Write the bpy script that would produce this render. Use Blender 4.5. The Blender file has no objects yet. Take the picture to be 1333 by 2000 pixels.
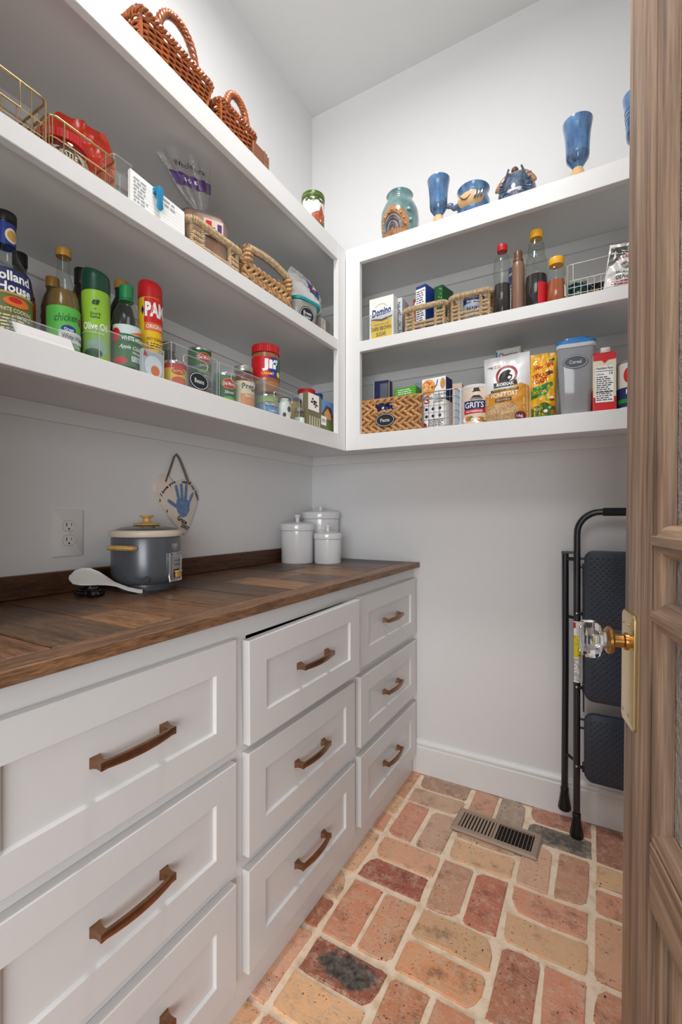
import bpy, bmesh, math, random
from mathutils import Vector, Matrix
from math import pi, sin, cos, radians

# ------------------------------------------------------------------ camera, world, lights, exposure
sc = bpy.context.scene
COL = sc.collection
cam_d = bpy.data.cameras.new('camera')
cam = bpy.data.objects.new('camera', cam_d)
COL.objects.link(cam)
cam_d.sensor_fit = 'VERTICAL'
cam_d.sensor_height = 36.0
cam_d.lens = 884.0 / 2000.0 * 36.0
cam_d.shift_y = 0.00325
cam_d.clip_start = 0.02
cam.location = (1.247, -1.902, 1.124)
cam.rotation_euler = (radians(90), 0, radians(29.6))
sc.camera = cam
sc.view_settings.view_transform = 'Standard'
sc.view_settings.look = 'None'
sc.view_settings.gamma = 1.0
sc.view_settings.use_curve_mapping = False
sc.view_settings.exposure = 0.47
sc.cycles.transparent_max_bounces = 32
sc.cycles.max_bounces = 14

world = bpy.data.worlds.new('world')
sc.world = world
world.use_nodes = True
world.node_tree.nodes['Background'].inputs[0].default_value = (0.96, 0.98, 1.0, 1)
world.node_tree.nodes['Background'].inputs[1].default_value = 0.35

def area_light(name, loc, target, sx, sy, watts, color, shape='RECTANGLE'):
    d = bpy.data.lights.new(name, 'AREA')
    d.shape = shape; d.size = sx; d.size_y = sy; d.energy = watts; d.color = color
    o = bpy.data.objects.new(name, d); COL.objects.link(o)
    o.location = loc
    o.rotation_euler = (Vector(target) - Vector(loc)).to_track_quat('-Z', 'Y').to_euler()
    return o
# flush ceiling lamp in the middle of the pantry; kitchen ceiling light and an added fill beyond the open doorway
lamp = area_light('ceiling_lamp', (0.76, -1.12, 3.07), (0.76, -1.12, 0), 0.30, 0.30, 12.0, (1.0, 0.985, 0.965), 'DISK')
lamp.data.spread = radians(175)
area_light('kitchen_ceiling_light', (1.15, -2.75, 2.95), (0.75, -0.5, 0.9), 1.3, 0.5, 8.5, (1.0, 0.99, 0.98))
area_light('kitchen_fill', (2.3, -4.3, 1.2), (0.7, -1.2, 1.0), 2.4, 1.5, 66, (0.97, 0.98, 1.0))  # added fill aimed at drawers and left wall, an assumed source

# ------------------------------------------------------------------ helpers: meshes
class MB:
    def __init__(s): s.v = []; s.f = []
    def add(s, v, f, M=None):
        n = len(s.v)
        s.v += [tuple(M @ Vector(p)) for p in v] if M is not None else [tuple(p) for p in v]
        s.f += [tuple(i + n for i in q) for q in f]; return s
    def box(s, x0, x1, y0, y1, z0, z1, b=0.0, seg=1, M=None):
        bm = bmesh.new(); bmesh.ops.create_cube(bm, size=1)
        for v in bm.verts:
            v.co = ((x0 + x1) / 2 + v.co.x * (x1 - x0), (y0 + y1) / 2 + v.co.y * (y1 - y0), (z0 + z1) / 2 + v.co.z * (z1 - z0))
        if b: bmesh.ops.bevel(bm, geom=bm.edges[:], offset=b, segments=seg, affect='EDGES', profile=0.5)
        return s.bm(bm, M)
    def bm(s, bm, M=None):
        bm.verts.index_update()
        v = [x.co[:] for x in bm.verts]; f = [tuple(q.index for q in p.verts) for p in bm.faces]; bm.free()
        return s.add(v, f, M)
    def lathe(s, prof, n=32, M=None, cap=True, ex=1.0, ey=1.0):
        v = []; f = []
        for r, z in prof:
            for i in range(n):
                a = 2 * pi * i / n; v.append((r * cos(a) * ex, r * sin(a) * ey, z))
        for k in range(len(prof) - 1):
            for i in range(n):
                j = (i + 1) % n; f.append((k * n + i, k * n + j, (k + 1) * n + j, (k + 1) * n + i))
        if cap:
            if prof[0][0] > 1e-5: f.append(tuple(range(n - 1, -1, -1)))
            if prof[-1][0] > 1e-5: f.append(tuple((len(prof) - 1) * n + i for i in range(n)))
        return s.add(v, f, M)
    def tube(s, pts, r, n=8, closed=False, M=None, caps=True, flat=None):
        P = [Vector(p) for p in pts]; m = len(P); v = []; f = []
        rr = r if hasattr(r, '__len__') else [r] * m
        T = []
        for i in range(m):
            a = P[(i - 1) % m] if (closed or i > 0) else P[i]; b = P[(i + 1) % m] if (closed or i < m - 1) else P[i]
            t = b - a; T.append(t.normalized() if t.length > 1e-9 else Vector((0, 0, 1)))
        N = T[0].orthogonal().normalized()
        if abs(T[0].z) < 0.95: N = (Vector((0, 0, 1)) - T[0] * T[0].z).normalized()
        for i in range(m):
            N = N - T[i] * N.dot(T[i])
            N = N.normalized() if N.length > 1e-6 else T[i].orthogonal().normalized()
            Bn = T[i].cross(N)
            for k in range(n):
                a = 2 * pi * k / n
                ka, kb = (1, 1) if flat is None else flat
                v.append(P[i] + (N * cos(a) * ka + Bn * sin(a) * kb) * rr[i])
        for i in range(m if closed else m - 1):
            j = (i + 1) % m
            for k in range(n):
                l = (k + 1) % n; f.append((i * n + k, i * n + l, j * n + l, j * n + k))
        if not closed and caps:
            f.append(tuple(range(n - 1, -1, -1))); f.append(tuple((m - 1) * n + k for k in range(n)))
        return s.add(v, f, M)
    def prism(s, pts, h0, h1, b=0.0, seg=1, M=None):      # outline in xy, extruded in z
        bm = bmesh.new(); vs = [bm.verts.new((x, y, h0)) for x, y in pts]; fc = bm.faces.new(vs)
        bmesh.ops.recalc_face_normals(bm, faces=[fc])
        r = bmesh.ops.extrude_face_region(bm, geom=[fc])
        for e in r['geom']:
            if isinstance(e, bmesh.types.BMVert): e.co.z = h1
        bmesh.ops.recalc_face_normals(bm, faces=bm.faces[:])
        if b:
            ed = [e for e in bm.edges if abs(e.verts[0].co.z - h1) < 1e-7 and abs(e.verts[1].co.z - h1) < 1e-7]
            bmesh.ops.bevel(bm, geom=ed, offset=b, segments=seg, affect='EDGES', profile=0.5)
        return s.bm(bm, M)
    def ell(s, c, rx, ry, rz, n=10, m=6, M=None, rot=None):
        v = []; f = []
        R = rot if rot is not None else Matrix.Identity(3); c = Vector(c)
        v.append(c + R @ Vector((0, 0, -rz)))
        for k in range(1, m):
            p = -pi / 2 + pi * k / m
            for i in range(n):
                a = 2 * pi * i / n; v.append(c + R @ Vector((rx * cos(p) * cos(a), ry * cos(p) * sin(a), rz * sin(p))))
        v.append(c + R @ Vector((0, 0, rz)))
        for i in range(n): f.append((0, 1 + (i + 1) % n, 1 + i))
        for k in range(m - 2):
            for i in range(n):
                j = (i + 1) % n; f.append((1 + k * n + i, 1 + k * n + j, 1 + (k + 1) * n + j, 1 + (k + 1) * n + i))
        t = len(v) - 1
        for i in range(n): f.append((t, 1 + (m - 2) * n + i, 1 + (m - 2) * n + (i + 1) % n))
        return s.add(v, f, M)

def mesh_of(mb, name, mat, smooth=35):
    me = bpy.data.meshes.new(name); me.from_pydata(mb.v, [], mb.f); me.validate(); me.update()
    if mat is not None: me.materials.append(mat)
    if smooth:
        me.shade_smooth(); me.set_sharp_from_angle(angle=radians(smooth))
    return me
def O(name, mb, mat, parent=None, loc=None, rz=None, smooth=35, label=None, cat=None, group=None, kind=None, color=None):
    me = mb if isinstance(mb, bpy.types.Mesh) else mesh_of(mb, name, mat, smooth)
    o = bpy.data.objects.new(name, me); COL.objects.link(o)
    if parent is not None: o.parent = parent
    if loc: o.location = loc
    if rz: o.rotation_euler = (0, 0, rz)
    tag(o, label, cat, group, kind)
    if color: o.color = color
    return o
def tag(o, label=None, cat=None, group=None, kind=None):
    if label: o['label'] = label
    if cat: o['category'] = cat
    if group: o['group'] = group
    if kind: o['kind'] = kind
    return o
def thing(name, label, cat, loc=(0, 0, 0), rz=0.0, group=None, kind=None):
    o = bpy.data.objects.new(name, None); o.empty_display_size = 0.03; COL.objects.link(o)
    o.location = loc; o.rotation_euler = (0, 0, rz)
    return tag(o, label, cat, group, kind)
def copy_tree(o, parent=None):
    c = o.copy(); COL.objects.link(c); c.parent = parent
    for ch in list(o.children): copy_tree(ch, c)
    return c
def box(*a, **k): return MB().box(*a, **k)
def lathe(*a, **k): return MB().lathe(*a, **k)

# surfaces that print and labels lie on: (x, z, offset) -> point; front of every thing is its local -Y
def flat(d=0.0): return lambda x, z, o: (x, -d - o, z)
def cyl(r, a0=0.0, cy=0.0):
    rf = r if callable(r) else (lambda z: r)
    def s(x, z, o):
        R = rf(z); a = x / R + a0; return ((R + o) * sin(a), cy - (R + o) * cos(a), z)
    return s
def decal(name, parent, mat, pts, surf, off=0.0004, rings=4, res=28, label=None):
    # thin printed patch of star-shaped outline, following the surface
    n = len(pts); per = [math.dist(pts[i], pts[(i + 1) % n]) for i in range(n)]; tot = sum(per)
    b = []
    for i in range(n):
        k = max(1, round(res * per[i] / tot)); p, q = pts[i], pts[(i + 1) % n]
        for j in range(k): b.append((p[0] + (q[0] - p[0]) * j / k, p[1] + (q[1] - p[1]) * j / k))
    cx = sum(p[0] for p in b) / len(b); cz = sum(p[1] for p in b) / len(b); m = len(b)
    v = [surf(cx, cz, off)]; f = []
    for k in range(1, rings + 1):
        t = k / rings
        for p in b: v.append(surf(cx + (p[0] - cx) * t, cz + (p[1] - cz) * t, off))
    for i in range(m): f.append((0, 1 + i, 1 + (i + 1) % m))
    for k in range(rings - 1):
        for i in range(m):
            j = (i + 1) % m; f.append((1 + k * m + i, 1 + (k + 1) * m + i, 1 + (k + 1) * m + j, 1 + k * m + j))
    mb = MB(); mb.v = v; mb.f = f
    return O(name, mb, mat, parent, smooth=60, label=label)
def rect(x0, x1, z0, z1): return [(x0, z0), (x1, z0), (x1, z1), (x0, z1)]
def oval(cx, cz, rx, rz, n=32): return [(cx + rx * cos(2 * pi * i / n), cz + rz * sin(2 * pi * i / n)) for i in range(n)]
def band(name, parent, mat, x0, x1, z0, z1, surf, off=0.0004, nx=16, nz=4, label=None):
    mb = MB(); v = []; f = []
    for j in range(nz + 1):
        for i in range(nx + 1): v.append(surf(x0 + (x1 - x0) * i / nx, z0 + (z1 - z0) * j / nz, off))
    for j in range(nz):
        for i in range(nx):
            a = j * (nx + 1) + i; f.append((a, a + 1, a + nx + 2, a + nx + 1))
    mb.v = v; mb.f = f
    return O(name, mb, mat, parent, smooth=60, label=label)
_tc = {}
def text_data(s, bold):
    if (s, bold) in _tc: return _tc[(s, bold)]
    cu = bpy.data.curves.new('t', 'FONT'); cu.body = s; cu.resolution_u = 2; cu.offset = bold
    cu.align_x = 'CENTER'
    o = bpy.data.objects.new('t', cu); COL.objects.link(o)
    me = o.evaluated_get(bpy.context.evaluated_depsgraph_get()).to_mesh()
    v = [(p.co.x, p.co.y) for p in me.vertices]; f = [tuple(p.vertices) for p in me.polygons]
    o.evaluated_get(bpy.context.evaluated_depsgraph_get()).to_mesh_clear()
    bpy.data.objects.remove(o); bpy.data.curves.remove(cu)
    _tc[(s, bold)] = (v, f); return v, f
def text(s, parent, mat, cx, cz, w, h, surf, off=0.0009, bold=0.012, slant=0.0, rot=0.0, arc=0.0, name='lettering'):
    v, f = text_data(s, bold)
    if not v: return None
    xs = [p[0] for p in v]; ys = [p[1] for p in v]; x0, x1, y0, y1 = min(xs), max(xs), min(ys), max(ys)
    out = []
    for x, y in v:
        u = ((x - x0) / max(1e-6, x1 - x0) - 0.5) * w; t = ((y - y0) / max(1e-6, y1 - y0) - 0.5) * h
        u += slant * t; t += arc * (0.25 - (u / w) ** 2) * 4 * h if arc else 0
        if rot: u, t = u * cos(rot) - t * sin(rot), u * sin(rot) + t * cos(rot)
        out.append(surf(cx + u, cz + t, off))
    mb = MB(); mb.v = out; mb.f = f
    return O(name, mb, mat, parent, smooth=0)
def small_print(parent, mat, x0, x1, z0, z1, rows, surf, seed=0, off=0.0009, name='fine_print'):
    # lines of print too small to read: short dashes
    R = random.Random(seed); mb = MB()
    dz = (z1 - z0) / rows
    for k in range(rows):
        x = x0; zt = z1 - (k + 0.3) * dz; h = dz * 0.42; end = x1 - R.random() * (x1 - x0) * 0.3
        while x < end:
            w = min(end - x, dz * R.uniform(0.6, 2.2))
            if w < dz * 0.2: break
            n = len(mb.v); mb.v += [surf(x, zt - h, off), surf(x + w, zt - h, off), surf(x + w, zt, off), surf(x, zt, off)]
            mb.f.append((n, n + 1, n + 2, n + 3)); x += w + dz * 0.35
    return O(name, mb, mat, parent, smooth=0)

# ------------------------------------------------------------------ helpers: materials
def lin(c):
    return tuple(((x / 255) / 12.92 if x / 255 <= 0.04045 else ((x / 255 + 0.055) / 1.055) ** 2.4) for x in c) + (1.0,)
_mats = {}
def nodes_of(name):
    m = bpy.data.materials.new(name); m.use_nodes = True; nt = m.node_tree; nt.nodes.clear()
    out = nt.nodes.new('ShaderNodeOutputMaterial'); return m, nt, out
def nd(nt, typ, **kw):
    n = nt.nodes.new(typ)
    for k, v in kw.items():
        if k in n.inputs: n.inputs[k].default_value = v
        else: setattr(n, k, v)
    return n
def ramp(nt, fac, stops):
    r = nt.nodes.new('ShaderNodeValToRGB'); e = r.color_ramp.elements
    while len(e) < len(stops): e.new(0.5)
    for k, (p, c) in enumerate(stops): e[k].position = p; e[k].color = c
    nt.links.new(fac, r.inputs[0]); return r.outputs[0]
def mixc(nt, fac, a, b, mode='MIX'):
    m = nt.nodes.new('ShaderNodeMix'); m.data_type = 'RGBA'; m.blend_type = mode
    for s, x in ((0, fac), (6, a), (7, b)):
        if hasattr(x, 'links'): nt.links.new(x, m.inputs[s])
        else: m.inputs[s].default_value = x
    return m.outputs[2]
def bump(nt, h, strength, dist=0.002, normal=None):
    b = nt.nodes.new('ShaderNodeBump'); b.inputs['Strength'].default_value = strength; b.inputs['Distance'].default_value = dist
    nt.links.new(h, b.inputs['Height'])
    if normal is not None: nt.links.new(normal, b.inputs['Normal'])
    return b.outputs[0]
def coords(nt, scale=(1, 1, 1), which='Object'):
    tc = nt.nodes.new('ShaderNodeTexCoord'); mp = nt.nodes.new('ShaderNodeMapping')
    mp.inputs['Scale'].default_value = scale; nt.links.new(tc.outputs[which], mp.inputs[0]); return mp.outputs[0]
def noise(nt, vec, scale, detail=4.0, rough=0.55):
    n = nd(nt, 'ShaderNodeTexNoise', Scale=scale, Detail=detail, Roughness=rough); nt.links.new(vec, n.inputs['Vector']); return n.outputs['Fac']
def mat(name, c, rough=0.5, metal=0.0, var=0.0, vs=30.0, bmp=0.0, bs=200.0, coat=0.0, spec=0.5, emit=None, sub=0.0):
    # plain procedural surface: colour with a little noise variation and fine relief
    if name in _mats: return _mats[name]
    m, nt, out = nodes_of(name)
    p = nd(nt, 'ShaderNodeBsdfPrincipled'); nt.links.new(p.outputs[0], out.inputs[0])
    p.inputs['Roughness'].default_value = rough; p.inputs['Metallic'].default_value = metal
    p.inputs['Coat Weight'].default_value = coat; p.inputs['Coat Roughness'].default_value = 0.1
    p.inputs['Specular IOR Level'].default_value = spec
    col = lin(c); v = coords(nt)
    var = max(var, 0.006)
    dark = tuple(x * (1 - var) for x in col[:3]) + (1,); lite = tuple(min(1, x * (1 + var)) for x in col[:3]) + (1,)
    nt.links.new(ramp(nt, noise(nt, v, vs), [(0.35, dark), (0.65, lite)]), p.inputs['Base Color'])
    if bmp: nt.links.new(bump(nt, noise(nt, v, bs), bmp, 0.001), p.inputs['Normal'])
    if emit: p.inputs['Emission Color'].default_value = lin(c); p.inputs['Emission Strength'].default_value = emit
    _mats[name] = m; return m
def clear(name, tint=(255, 255, 255), refl=1.0, haze=0.0, hazec=(255, 255, 255), rough=0.03, bmp=0.0, bs=60.0):
    # thin clear plastic or glass: see-through with fresnel gloss and, if wanted, a milky share
    if name in _mats: return _mats[name]
    m, nt, out = nodes_of(name)
    t = nd(nt, 'ShaderNodeBsdfTransparent'); t.inputs[0].default_value = lin(tint)
    g = nd(nt, 'ShaderNodeBsdfGlossy'); g.inputs['Roughness'].default_value = rough
    d = nd(nt, 'ShaderNodeBsdfDiffuse'); d.inputs[0].default_value = lin(hazec)
    fr = nd(nt, 'ShaderNodeLayerWeight', Blend=0.5)
    v = coords(nt)
    if bmp:
        b = bump(nt, noise(nt, v, bs), bmp, 0.004)
        nt.links.new(b, g.inputs['Normal']); nt.links.new(b, fr.inputs['Normal'])
    pw = nd(nt, 'ShaderNodeMath', operation='POWER'); nt.links.new(fr.outputs['Facing'], pw.inputs[0]); pw.inputs[1].default_value = 4.0
    mu = nd(nt, 'ShaderNodeMath', operation='MULTIPLY_ADD', use_clamp=True); nt.links.new(pw.outputs[0], mu.inputs[0]); mu.inputs[1].default_value = 0.55 * refl; mu.inputs[2].default_value = 0.035 * refl
    m1 = nd(nt, 'ShaderNodeMixShader'); m1.inputs[0].default_value = haze
    nt.links.new(t.outputs[0], m1.inputs[1]); nt.links.new(d.outputs[0], m1.inputs[2])
    m2 = nd(nt, 'ShaderNodeMixShader'); nt.links.new(mu.outputs[0], m2.inputs[0])
    nt.links.new(m1.outputs[0], m2.inputs[1]); nt.links.new(g.outputs[0], m2.inputs[2])
    nt.links.new(m2.outputs[0], out.inputs[0]); _mats[name] = m; return m
def wood(name, c0, c1, scale=(3, 40, 40), rough=0.55, spec=0.4, obcol=False, dirt=None, bmp=0.25):
    # long grain along the first (smallest-scale) axis
    if name in _mats: return _mats[name]
    m, nt, out = nodes_of(name)
    p = nd(nt, 'ShaderNodeBsdfPrincipled', Roughness=rough); p.inputs['Specular IOR Level'].default_value = spec
    nt.links.new(p.outputs[0], out.inputs[0])
    oi = nd(nt, 'ShaderNodeObjectInfo'); v = coords(nt, scale)
    ad = nd(nt, 'ShaderNodeVectorMath', operation='ADD'); nt.links.new(v, ad.inputs[0])
    sc_ = nd(nt, 'ShaderNodeVectorMath', operation='SCALE'); nt.links.new(oi.outputs['Location'], sc_.inputs[0]); sc_.inputs['Scale'].default_value = 7.3
    nt.links.new(sc_.outputs[0], ad.inputs[1])
    n1 = noise(nt, ad.outputs[0], 1.0, 6, 0.62); n2 = noise(nt, ad.outputs[0], 4.0, 4, 0.6)
    c = ramp(nt, n1, [(0.3, lin(c0)), (0.7, lin(c1))])
    c = mixc(nt, 0.5, c, ramp(nt, n2, [(0.35, (0.55, 0.5, 0.45, 1)), (0.6, (1, 1, 1, 1))]), 'MULTIPLY')
    if obcol: c = mixc(nt, 1.0, c, oi.outputs['Color'], 'MULTIPLY')
    if dirt:
        n3 = noise(nt, ad.outputs[0], 0.45, 3, 0.5)
        f = ramp(nt, n3, [(0.52, (0, 0, 0, 1)), (0.72, (1, 1, 1, 1))]); c = mixc(nt, f, c, lin(dirt))
    nt.links.new(c, p.inputs['Base Color']); nt.links.new(bump(nt, n2, bmp, 0.001), p.inputs['Normal'])
    _mats[name] = m; return m

WHITE = mat('white_paint', (230, 230, 229), 0.36, bmp=0.02, bs=300)
WALL = mat('wall_paint', (226, 226, 226), 0.6, bmp=0.04, bs=500)
CEIL = mat('ceiling_paint', (222, 222, 221), 0.8)
CAB = mat('cabinet_paint', (219, 218, 217), 0.28)
ACR = clear('clear_acrylic', (250, 252, 252), 1.0, 0.03, rough=0.04)
GLASS = clear('clear_glass', (244, 248, 246), 1.2, 0.0, rough=0.02)
BLACK = mat('black_print', (22, 22, 24), 0.5); INK = mat('dark_ink', (40, 42, 50), 0.6)
PAPER = mat('white_paper', (238, 237, 233), 0.6); REDP = mat('red_print', (196, 28, 34), 0.4)
BLUEP = mat('blue_print', (28, 58, 140), 0.4); NAVY = mat('navy_print', (30, 38, 92), 0.45)
YEL = mat('yellow_print', (244, 200, 40), 0.45); GREENP = mat('green_print', (28, 104, 56), 0.45)
GOLDP = mat('gold_print', (206, 160, 84), 0.45); CREAM = mat('cream_print', (232, 218, 188), 0.55)
ORANGE = mat('orange_print', (226, 112, 40), 0.45); BROWNP = mat('brown_print', (96, 58, 36), 0.5)
WHITEP = mat('white_print', (246, 246, 244), 0.5); LGREEN = mat('light_green_print', (116, 176, 62), 0.4)

# ------------------------------------------------------------------ room shell
H = 3.115; RX = 1.80; FY = -1.88
def S(name, mb, m, parent=None, **k): return O(name, mb, m, parent, kind='structure' if parent is None else None, **k)
S('wall_left', box(-0.1, 0, FY - 0.12, 0.1, 0, H), WALL)
S('wall_back', box(0, RX, 0, 0.1, 0, H), WALL)
S('wall_right', box(RX, RX + 0.1, FY - 0.12, 0.1, 0, H), WALL)
S('wall_front', box(0, 0.60, FY - 0.12, FY, 0, H).box(1.50, RX, FY - 0.12, FY, 0, H).box(0.60, 1.50, FY - 0.12, FY, 2.98, H), WALL)
S('ceiling', box(-0.1, RX + 0.1, FY - 0.12, 0.1, H, H + 0.1), CEIL)
def baseboard(name, x0, x1, y0, y1, ax):
    # flat board with a stepped, rounded cap
    pr = [(0, 0), (0.016, 0), (0.016, 0.112), (0.0135, 0.116), (0.0135, 0.122), (0.015, 0.127), (0.0125, 0.133), (0.007, 0.137), (0.005, 0.142), (0, 0.142)]
    mb = MB(); n = len(pr)
    for t in (0, 1):
        for d, z in pr:
            if ax == 'b': mb.v.append((x0 + (x1 - x0) * t, -d, z))
            else: mb.v.append((RX - d, y0 + (y1 - y0) * t, z))
    for i in range(n): mb.f.append((i, (i + 1) % n, n + (i + 1) % n, n + i))
    mb.f += [tuple(range(n)), tuple(range(2 * n - 1, n - 1, -1))]
    S(name, mb, WHITE, smooth=30)
baseboard('baseboard_back', 0.539, RX, 0, 0, 'b'); baseboard('baseboard_right', 0, 0, FY, -0.017, 'r')
k = 1
for z in (1.411, 1.7715, 2.143):                      # cleats carrying the shelves along both walls
    S('trim_%d' % k, box(0, 0.011, FY, 0, z - 0.042, z, 0.001), WHITE); S('trim_%d' % (k + 1), box(0.011, RX, -0.011, 0, z - 0.042, z, 0.001), WHITE); k += 2

# ------------------------------------------------------------------ brick floor: basket weave
m, nt, out = nodes_of('brick'); BRICK = m
p = nd(nt, 'ShaderNodeBsdfPrincipled', Roughness=0.62); p.inputs['Specular IOR Level'].default_value = 0.35; nt.links.new(p.outputs[0], out.inputs[0])
oi = nd(nt, 'ShaderNodeObjectInfo'); v = coords(nt, (1, 1, 1))
ad = nd(nt, 'ShaderNodeVectorMath', operation='ADD'); nt.links.new(v, ad.inputs[0]); nt.links.new(oi.outputs['Location'], ad.inputs[1])
vv = ad.outputs[0]
c = mixc(nt, 1.0, oi.outputs['Color'], ramp(nt, noise(nt, vv, 13, 7, 0.7), [(0.30, (0.46, 0.42, 0.40, 1)), (0.47, (1, 1, 1, 1)), (0.62, (1.06, 1.04, 1.0, 1)), (0.78, (0.86, 0.80, 0.76, 1))]), 'MULTIPLY')
c = mixc(nt, ramp(nt, noise(nt, vv, 30, 9, 0.78), [(0.49, (0, 0, 0, 1)), (0.64, (0.7, 0.7, 0.7, 1))]), c, lin((212, 186, 160)))
stre = nd(nt, 'ShaderNodeMapping'); stre.inputs['Scale'].default_value = (1, 9, 1); stre.inputs['Rotation'].default_value = (0, 0, 0.5); nt.links.new(vv, stre.inputs[0])
c = mixc(nt, ramp(nt, noise(nt, stre.outputs[0], 32, 7, 0.75), [(0.56, (0, 0, 0, 1)), (0.66, (0.9, 0.9, 0.9, 1))]), c, lin((230, 208, 184)))
c = mixc(nt, ramp(nt, noise(nt, vv, 190, 3, 0.6), [(0.66, (0, 0, 0, 1)), (0.72, (0.85, 0.85, 0.85, 1))]), c, lin((238, 226, 208)))
pits = ramp(nt, noise(nt, vv, 120, 3, 0.55), [(0.325, (1, 1, 1, 1)), (0.37, (0, 0, 0, 1))])
sel = ramp(nt, noise(nt, vv, 11, 2, 0.5), [(0.40, (0, 0, 0, 1)), (0.56, (1, 1, 1, 1))])
c = mixc(nt, mixc(nt, 1.0, pits, sel, 'MULTIPLY'), c, lin((58, 44, 40)))
# burnt, blackened patch: share of it set per brick through the alpha of the object's colour
tcg = nd(nt, 'ShaderNodeTexCoord'); ctr = nd(nt, 'ShaderNodeVectorMath', operation='DISTANCE'); nt.links.new(tcg.outputs['Generated'], ctr.inputs[0]); ctr.inputs[1].default_value = (0.55, 0.52, 1.0)
sm = nd(nt, 'ShaderNodeMath', operation='MULTIPLY_ADD'); nt.links.new(noise(nt, vv, 34, 4, 0.6), sm.inputs[0]); sm.inputs[1].default_value = 0.7; nt.links.new(ctr.outputs['Value'], sm.inputs[2])
fb = ramp(nt, sm.outputs[0], [(0.66, (1, 1, 1, 1)), (0.80, (0, 0, 0, 1))])
al = nd(nt, 'ShaderNodeMath', operation='SUBTRACT'); al.inputs[0].default_value = 1.0; nt.links.new(oi.outputs['Alpha'], al.inputs[1])
fb2 = nd(nt, 'ShaderNodeMath', operation='MULTIPLY'); nt.links.new(fb, fb2.inputs[0]); nt.links.new(al.outputs[0], fb2.inputs[1])
c = mixc(nt, fb2.outputs[0], c, ramp(nt, noise(nt, vv, 60, 4, 0.6), [(0.35, lin((54, 48, 46))), (0.7, lin((120, 112, 104)))]))
nt.links.new(c, p.inputs['Base Color'])
nt.links.new(bump(nt, noise(nt, vv, 120, 5, 0.7), 0.8, 0.0025), p.inputs['Normal'])
m, nt, out = nodes_of('mortar'); MORTAR = m
p = nd(nt, 'ShaderNodeBsdfPrincipled', Roughness=0.85); nt.links.new(p.outputs[0], out.inputs[0]); v = coords(nt)
c = ramp(nt, noise(nt, v, 28, 6, 0.65), [(0.25, lin((214, 186, 154))), (0.5, lin((248, 226, 198))), (0.8, lin((252, 238, 218)))])
nt.links.new(c, p.inputs['Base Color']); nt.links.new(bump(nt, noise(nt, v, 180, 6, 0.7), 0.6, 0.002), p.inputs['Normal'])
floor = S('floor', box(-0.1, RX + 0.1, FY - 0.12, 0.1, -0.10, -0.0045), MORTAR)
def brick_mesh(w, h, seed):
    R = random.Random(seed); pts = []
    N = 60; cr = R.uniform(0.010, 0.024)
    ph = [R.uniform(0, 6.28) for _ in range(6)]
    cut = R.choice([None, 0, 1, 2, 3]); cs = R.uniform(0.012, 0.03)
    for i in range(N):
        a = 2 * pi * i / N
        # superellipse-like rounded rectangle
        ca, sa = cos(a), sin(a); e = 0.105 + 0.05 * R.random() * 0.3
        x = math.copysign(abs(ca) ** e, ca) * w / 2; y = math.copysign(abs(sa) ** e, sa) * h / 2
        wob = 0.0022 * sin(3 * a + ph[0]) + 0.0016 * sin(7 * a + ph[1]) + 0.0009 * sin(19 * a + ph[2]) + R.uniform(-0.0014, 0.0012)
        L = math.hypot(x, y); x += x / L * wob; y += y / L * wob
        for q, (qx, qy) in enumerate(((1, 1), (-1, 1), (-1, -1), (1, -1))):
            if cut == q:
                d = (x * qx - w / 2) + (y * qy - h / 2) * 0.9 + cs
                if d > 0: x -= qx * d * 0.55; y -= qy * d * 0.5
        pts.append((x, y))
    mb = MB()
    for s_, z in ((1.0, -0.012), (1.0, -0.0016), (0.972, 0.0)):
        for i, (x, y) in enumerate(pts):
            if s_ < 1: L = math.hypot(x, y); x -= x / L * 0.0022; y -= y / L * 0.0022
            mb.v.append((x, y, z + (R.uniform(-0.0004, 0.0004) if z == 0 else 0)))
    for k_ in (0, 1):
        for i in range(N):
            j = (i + 1) % N; mb.f.append((k_ * N + i, k_ * N + j, (k_ + 1) * N + j, (k_ + 1) * N + i))
    mb.f.append(tuple(2 * N + i for i in range(N)))
    return mesh_of(mb, 'brick', BRICK, 25)
BC = {(0, 0): [(158, 118, 100), (182, 140, 116)], (0, 1): [(196, 122, 98), (184, 140, 118)], (0, 2): [(204, 140, 106), (158, 76, 56)],
      (0, 3): [(196, 118, 84), (196, 128, 94)], (0, 4): [(146, 74, 52), (214, 156, 106)], (0, 5): [(196, 124, 90), (178, 104, 78)],
      (1, 0): [(186, 128, 104), (150, 128, 116)], (1, 1): [(180, 130, 104), (204, 152, 112)], (1, 2): [(182, 126, 98), (184, 96, 70)],
      (1, 3): [(194, 142, 98), (208, 134, 88)], (1, 4): [(186, 112, 74), (192, 118, 84)], (1, 5): [(190, 126, 92), (170, 104, 80)],
      (2, 0): [(170, 104, 84), (104, 98, 94)], (2, 1): [(198, 146, 118), (182, 124, 96)], (2, 2): [(202, 126, 98), (200, 148, 108)],
      (2, 3): [(172, 100, 74), (200, 120, 92)], (2, 4): [(196, 126, 94), (178, 110, 84)],
      (3, 0): [(160, 96, 78), (180, 120, 96)], (3, 1): [(208, 158, 114), (200, 128, 96)], (3, 2): [(202, 140, 106), (190, 124, 96)], (3, 3): [(192, 122, 90), (200, 140, 104)],
      (-1, 0): [(190, 130, 100), (200, 136, 102)], (-1, 1): [(212, 162, 116), (200, 130, 98)], (-1, 2): [(190, 128, 96), (204, 148, 114)], (-1, 3): [(200, 146, 112), (168, 90, 62)],
      (-1, 4): [(190, 128, 96), (206, 140, 110)]}
GX, GY, PX, PY = 0.587, -0.004, 0.2157, 0.2165
seed = 11
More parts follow.
